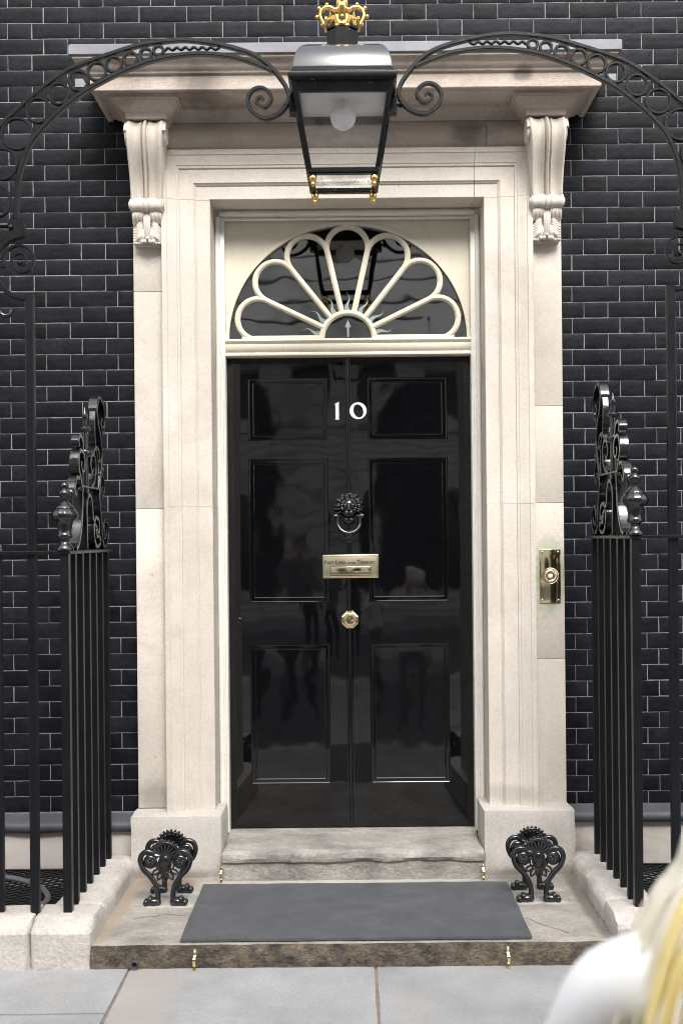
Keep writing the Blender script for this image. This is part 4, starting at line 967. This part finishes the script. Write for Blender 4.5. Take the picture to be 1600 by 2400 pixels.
# ------------------------------------------------------------------ mat and brass rod clips
mo = bm_obj(rough_box(-.673, .690, -1.062, -.352, LZ+.003, LZ+.015, .03, .001, 5, edge=.004), 'door_mat', M['mat']); tag(mo, 'plain dark grey rubber mat lying on the landing before the door', 'mat')
def clip(p_, label):
    def f(m):
        x, y, z = p_
        m.strip(spline([(x, y, z+.075), (x, y-.004, z+.05), (x, y-.022, z+.045), (x, y-.026, z+.03), (x, y-.022, z+.018), (x, y-.004, z+.012), (x, y-.012, z+.004), (x, y-.03, z+.002)], 4), (1,0,0), .011, .005)
        m.ell((x, y-.004, z+.066), (.0035,.003,.0035), 8, 5)
    o = part('stair_rod_clip', M['brass'], None, f, smooth=40); tag(o, label, 'bracket', 'stair rod clips')
for px_, side in ((519, 'left'), (1132, 'right')):
    v = U(px_, 2066, -.283); clip((v.x, -.283, LZ+.004), f'small brass stair rod clip at the {side} end of the upper step')
for px_, side in ((457, 'left'), (1190, 'right')):
    v = U(px_, 2270, -1.085); clip((v.x, -1.087, PZ+.004), f'small brass stair rod clip low on the front step, {side} side of the mat')
v = U(316, 2262, -1.085)
o = part('drain_pipe', M['hose'], None, lambda m: m.ring([(v.x+.015*math.cos(2*pi*t/20), v.z+.002+.015*math.sin(2*pi*t/20)) for t in range(20)], [(v.x+.0115*math.cos(2*pi*t/20), v.z+.002+.0115*math.sin(2*pi*t/20)) for t in range(20)], -1.098, -1.06), smooth=40)
tag(o, 'tiny grey pipe end poking out at the foot of the front step', 'pipe')

# ------------------------------------------------------------------ building across the street (it shows in the gloss of the door and the fanlight)
OY = -10.6
M['oppglass'] = mat('dark_window_glass', (.006,.007,.008), (.009,.01,.011), .12)
opp = thing('facing_building', (0, OY, 0), 'pale rusticated stone building across the street, mirrored in the glossy door', 'building')
CW = .30
ARCH = [(-5.6, .95), (-1.98, .97), (1.42, .99), (5.0, .95)]; SPR = 3.35
def opp_courses():
    for r_ in range(30):
        z0, z1 = r_*CW, (r_+1)*CW-.035
        spans = [(-14, 14)]
        for c, hw in ARCH:
            for zz0, zz1 in ((.9, SPR+hw), (7.0, 8.6)):
                if z1 > zz0 and z0 < zz1:
                    w = hw if (zz0 == 7.0 or z0 < SPR) else math.sqrt(max(0, hw*hw-(max(0, (z0+z1)/2-SPR))**2))
                    if w < .1: continue
                    spans = [q for a, b in spans for q in ((a, min(b, c-w)), (max(a, c+w), b)) if q[1]-q[0] > .02]
        m = MB()
        for a, b in spans: m.box(a, b, OY-.45, OY, z0, z1)
        m.build('stone_course', M['opp'], opp, bevel=.012, seg=1)
opp_courses()
part('wall_core', M['oppdark'], opp, lambda m: m.box(-14, 14, OY-1.2, OY-.46, 0, 9.0), smooth=0)
part('roof_cornice', M['opp'], opp, lambda m: (m.box(-14.3, 14.3, OY-1, OY+.5, 9.0, 9.3), m.box(-14.1, 14.1, OY-1, OY+.25, 9.3, 9.6)), bevel=.03)
part('string_course', M['opp'], opp, lambda m: m.box(-14, 14, OY-.3, OY+.12, 6.3, 6.55), bevel=.03)
for c, hw in ARCH:
    def vou(m):
        for i in range(9):
            a0, a1 = pi*i/9+.015, pi*(i+1)/9-.015
            m.prism([(c+hw*math.cos(a0), SPR+hw*math.sin(a0)), (c+(hw+.5)*math.cos(a0), SPR+(hw+.5)*math.sin(a0)), (c+(hw+.5)*math.cos(a1), SPR+(hw+.5)*math.sin(a1)), (c+hw*math.cos(a1), SPR+hw*math.sin(a1))], OY-.44, OY+.03)
    part('voussoirs', M['opp'], opp, vou, smooth=0)
    w_ = part('window', M['oppdark'], opp, lambda m: (m.box(c-.03, c+.03, OY-.42, OY-.36, .9, SPR+hw), m.box(c-hw, c+hw, OY-.42, OY-.36, 2.6, 2.68), m.box(c-hw, c+hw, OY-.42, OY-.36, SPR-.04, SPR+.04)), smooth=0)
    part('glass', M['oppglass'], w_, lambda m: m.box(c-hw, c+hw, OY-.41, OY-.40, .9, SPR+hw), smooth=0)

# ------------------------------------------------------------------ people
def cloth(name, c, c2=None): return mat(name, c, c2 or tuple(x*.8 for x in c), .85, nscale=14, bump=.3, bscale=120, bdist=.002)
skin = mat('skin', (.62,.42,.33), (.56,.37,.29), .5, nscale=12)
hairm = mat('pale_blond_hair', (.95,.90,.79), (.90,.82,.64), .5, nscale=30, stretch=(3,3,.6)); goldhair = mat('golden_hair', (.93,.78,.36), (.90,.70,.26), .45, nscale=30)
beigehair = mat('beige_hair', (.82,.72,.58), (.76,.64,.5), .5); darkhair = mat('dark_hair', (.03,.02,.015), (.05,.035,.025), .5); brownhair = mat('brown_hair', (.16,.10,.06), (.10,.06,.035), .5, nscale=25)
def figure(name, loc, rz, H, joints, mats, zones, label, hair):
    """one continuous body grown from a posed skeleton; mats[0] skin, others by zones fn(local point)->index"""
    me = bpy.data.meshes.new('body'); names = list(joints); P_ = [Vector(joints[n][0])*H for n in names]
    ed = [(names.index(joints[n][2]), i) for i, n in enumerate(names) if joints[n][2]]
    me.from_pydata(P_, ed, []); o = bpy.data.objects.new('body', me); COL.objects.link(o)
    o.modifiers.new('s', 'SKIN'); sv = me.skin_vertices[0].data
    for i, n in enumerate(names):
        rr_ = joints[n][1]; rr_ = rr_ if isinstance(rr_, tuple) else (rr_, rr_); sv[i].radius = (rr_[0]*H, rr_[1]*H); sv[i].use_root = (i == 0)
    sub = o.modifiers.new('u', 'SUBSURF'); sub.levels = 2; sub.render_levels = 2
    bpy.context.view_layer.update(); me2 = bpy.data.meshes.new_from_object(o.evaluated_get(bpy.context.evaluated_depsgraph_get())); bpy.data.objects.remove(o)
    for m_ in mats: me2.materials.append(m_)
    for f in me2.polygons: f.material_index = zones(f.center/H); f.use_smooth = True
    me2.name = 'body'
    root = thing(name, loc, label, 'person'); root.rotation_euler = (0, 0, rz)
    bo = bpy.data.objects.new('body', me2); COL.objects.link(bo); bo.parent = root
    return root
def std(arms='down', bow=0.0, seated=0):
    J = {'pelvis': ((0,0,.53), (.092,.070), None), 'waist': ((0,0,.62), (.082,.060), 'pelvis'), 'chest': ((0,-.004+bow*.3,.73), (.098,.068), 'waist'), 'upper': ((0,bow*.6,.80), (.085,.058), 'chest'),
         'neck': ((0,.006+bow,.845), (.036,.036), 'upper'), 'jaw': ((0,.018+bow*1.3,.875), (.040,.046), 'neck'), 'head': ((0,.012+bow*1.5,.93), (.052,.062), 'jaw'), 'top': ((0,.004+bow*1.5,.972), (.038,.046), 'head')}
    for q, sd_ in ((-1,'l'),(1,'r')):
        J['sh'+sd_] = ((q*.105,bow*.6,.805), (.040,.040), 'upper')
        if arms == 'down':
            J['el'+sd_] = ((q*.135,.0,.635), (.029,.029), 'sh'+sd_); J['wr'+sd_] = ((q*.14,.03,.50), (.019,.019), 'el'+sd_); hb, d = Vector((q*.14,.04,.465)), Vector((0,.25,-1))
        elif arms == 'camera':
            J['el'+sd_] = ((q*.150,.06,.72), (.029,.029), 'sh'+sd_); J['wr'+sd_] = ((q*.055,.115,.865), (.019,.019), 'el'+sd_); hb, d = Vector((q*.042,.125,.895)), Vector((-q*.5,.2,.8))
        else:
            J['el'+sd_] = ((q*.150,.06,.675), (.029,.029), 'sh'+sd_); J['wr'+sd_] = ((q*.07,.15,.73), (.019,.019), 'el'+sd_); hb, d = Vector((q*.055,.175,.745)), Vector((-q*.6,.8,.2))
        J['pa'+sd_] = (tuple(hb), (.022,.014), 'wr'+sd_); d = d.normalized(); side = d.cross(Vector((0,1,.3))).normalized()
        for k, off in enumerate((-.6,-.2,.2,.6)):
            b1 = hb+d*.028+side*off*.024; J[f'f{k}{sd_}'] = (tuple(b1), (.0065,.0065), 'pa'+sd_); J[f'g{k}{sd_}'] = (tuple(b1+d*(.028-.006*abs(off))+Vector((0,.008,0))), (.005,.005), f'f{k}{sd_}')
        J['th'+sd_] = (tuple(hb+side*.024+d*.006), (.007,.007), 'pa'+sd_); J['tt'+sd_] = (tuple(hb+side*.034+d*.026), (.0055,.0055), 'th'+sd_)
        J['hip'+sd_] = ((q*.052,.0,.50), (.060,.060), 'pelvis'); J['kn'+sd_] = ((q*.058,.008,.28), (.038,.040), 'hip'+sd_); J['ca'+sd_] = ((q*.06,-.008,.20), (.034,.037), 'kn'+sd_)
        J['an'+sd_] = ((q*.062,-.004,.045), (.021,.024), 'ca'+sd_); J['he'+sd_] = ((q*.062,-.014,.018), (.022,.018), 'an'+sd_); J['to'+sd_] = ((q*.070,.085,.013), (.022,.013), 'he'+sd_)
    return J
def face(root, H, bow=0, hairmat=None, long=False):
    def P_(x, y, z): return Vector((x, y+bow*1.5, z))*H
    def hairf(m):
        m.ell(P_(0,.002,.945), (.060*H,.070*H,.055*H), 16, 10); m.ell(P_(0,-.022,.915), (.056*H,.046*H,.060*H), 14, 9)
    o = MB(); hairf(o); ho = bpy.data.objects.new('hair', o.mesh('hair', hairmat or darkhair, smooth=70)); COL.objects.link(ho); ho.parent = root
    m = MB(); m.tube([P_(0,.070,.935), P_(0,.088,.905)], [.006*H,.010*H], 8); n_ = bpy.data.objects.new('nose', m.mesh('nose', skin, smooth=70)); COL.objects.link(n_); n_.parent = root
    for q in (-1, 1):
        m = MB(); m.ell(P_(q*.022,.066,.932), (.008*H,.005*H,.005*H), 8, 6); e = bpy.data.objects.new('eye', m.mesh('eye', M['white'], smooth=70)); COL.objects.link(e); e.parent = root
        m = MB(); m.ell(P_(q*.054,.010,.922), (.005*H,.010*H,.015*H), 8, 6); e = bpy.data.objects.new('ear', m.mesh('ear', skin, smooth=70)); COL.objects.link(e); e.parent = root
    m = MB(); m.ell(P_(0,.066,.892), (.016*H,.005*H,.004*H), 8, 5); e = bpy.data.objects.new('mouth', m.mesh('mouth', mat('lips', (.42,.2,.17)), smooth=70)); COL.objects.link(e); e.parent = root
navy, black, grey = cloth('navy_cloth', (.012,.013,.02)), cloth('black_cloth', (.008,.008,.009)), cloth('grey_cloth', (.20,.20,.21)); whitecl = cloth('white_cotton', (.93,.925,.92), (.89,.885,.88))
def zones_std(p):
    if p.z > .845: return 0
    if p.z < .02: return 3
    if p.z < .515 and abs(p.x) < .118: return 2
    if p.z < .50: return 0
    return 1
def zones_cam(p):
    if p.z > .85: return 0
    if p.z < .02: return 3
    return 2 if p.z < .52 else 1
f1 = figure('person', (.10, -5.86, PZ-.11), 0, 1.76, std('camera'), [skin, black, navy, black], zones_cam, 'photographer in dark clothes facing the door with both hands raised to the face', None); face(f1, 1.76)
f2 = figure('person', (-.47, -4.98, PZ), .12, 1.74, std('phone'), [skin, grey, black, black], zones_std, 'person in grey top and black trousers mirrored in the left of the door', None); face(f2, 1.74, hairmat=brownhair)
f3 = figure('person', (-.98, -4.80, PZ), -.3, 1.80, std('down'), [skin, navy, navy, black], zones_std, 'person in a dark suit mirrored at the left edge of the door', None); face(f3, 1.80)

# blond woman close to the camera, seen from behind at the lower right
WH = 1.40
def zones_w(p):
    if p.z > .86: return 0
    if p.z < .02: return 3
    if p.z < .50: return 2
    return 1
J = std('phone', .01)
J['shl'] = ((-.148,.0,.768), (.040,.040), 'upper'); J['shr'] = ((.148,.0,.768), (.040,.040), 'upper'); J['upper'] = ((0,.006,.765), (.08,.055), 'chest'); J['chest'] = ((0,.0,.70), (.098,.068), 'waist')
J['ell'] = ((-.180,.03,.66), (.034,.034), 'shl'); J['elr'] = ((.180,.03,.66), (.034,.034), 'shr')
wx = .53
wom = figure('person', (wx, -4.0, PZ), 0, WH, J, [skin, whitecl, grey, black], zones_w, 'blond person in a white top close by, seen from behind at the lower right', None)
face(wom, WH, .01, hairm)
def strands(seed, mt, name, num, spread0, spread1, r_s=.0048, arc=None):
    m = MB(); r2 = random.Random(seed)
    for i in range(num):
        a = r2.uniform(pi*.80, pi*1.35) if r2.random() < .6 else r2.uniform(pi*1.2, pi*2.1)
        if arc: a = r2.uniform(*arc)
        c, s_ = math.cos(a), math.sin(a); r0 = r2.uniform(.004, .03); ln = r2.uniform(.26, .42); k = r2.uniform(spread0, spread1); ph = r2.uniform(0, 6); pts, rs = [], []
        for t in range(13):
            u = t/12
            if u < .35:
                v = u/.35; th = v*pi/2; rad = .02+(.08)*math.sin(th); z = 1.275+.085*math.cos(th)*1.0
            else:
                v = (u-.35)/.65; rad = .10+k*v**.6; z = 1.275-ln*v
            wv = (.012*math.sin(ph+u*9)+.006*math.sin(ph*2+u*21))*u
            pts.append((rad*c+wv*s_, rad*.95*s_-.008+wv*c-.0, z-.060+wv*.4)); rs.append((r_s if t not in (0, 12) else .001)*(1-.45*max(0, u-.6)/.4))
        m.tube(pts, rs, 6)
    o = bpy.data.objects.new(name, m.mesh(name, mt, smooth=70)); COL.objects.link(o); o.parent = wom; o['kind'] = 'stuff'
strands(3, hairm, 'hair_strands', 900, .0, .11); strands(8, goldhair, 'hair_strands', 60, .0, .11); strands(21, goldhair, 'hair_strands', 55, .06, .125, .005, (pi*1.12, pi*1.24)); strands(9, beigehair, 'hair_strands', 300, .0, .10); strands(12, hairm, 'loose_hair', 60, .08, .15, .0022)
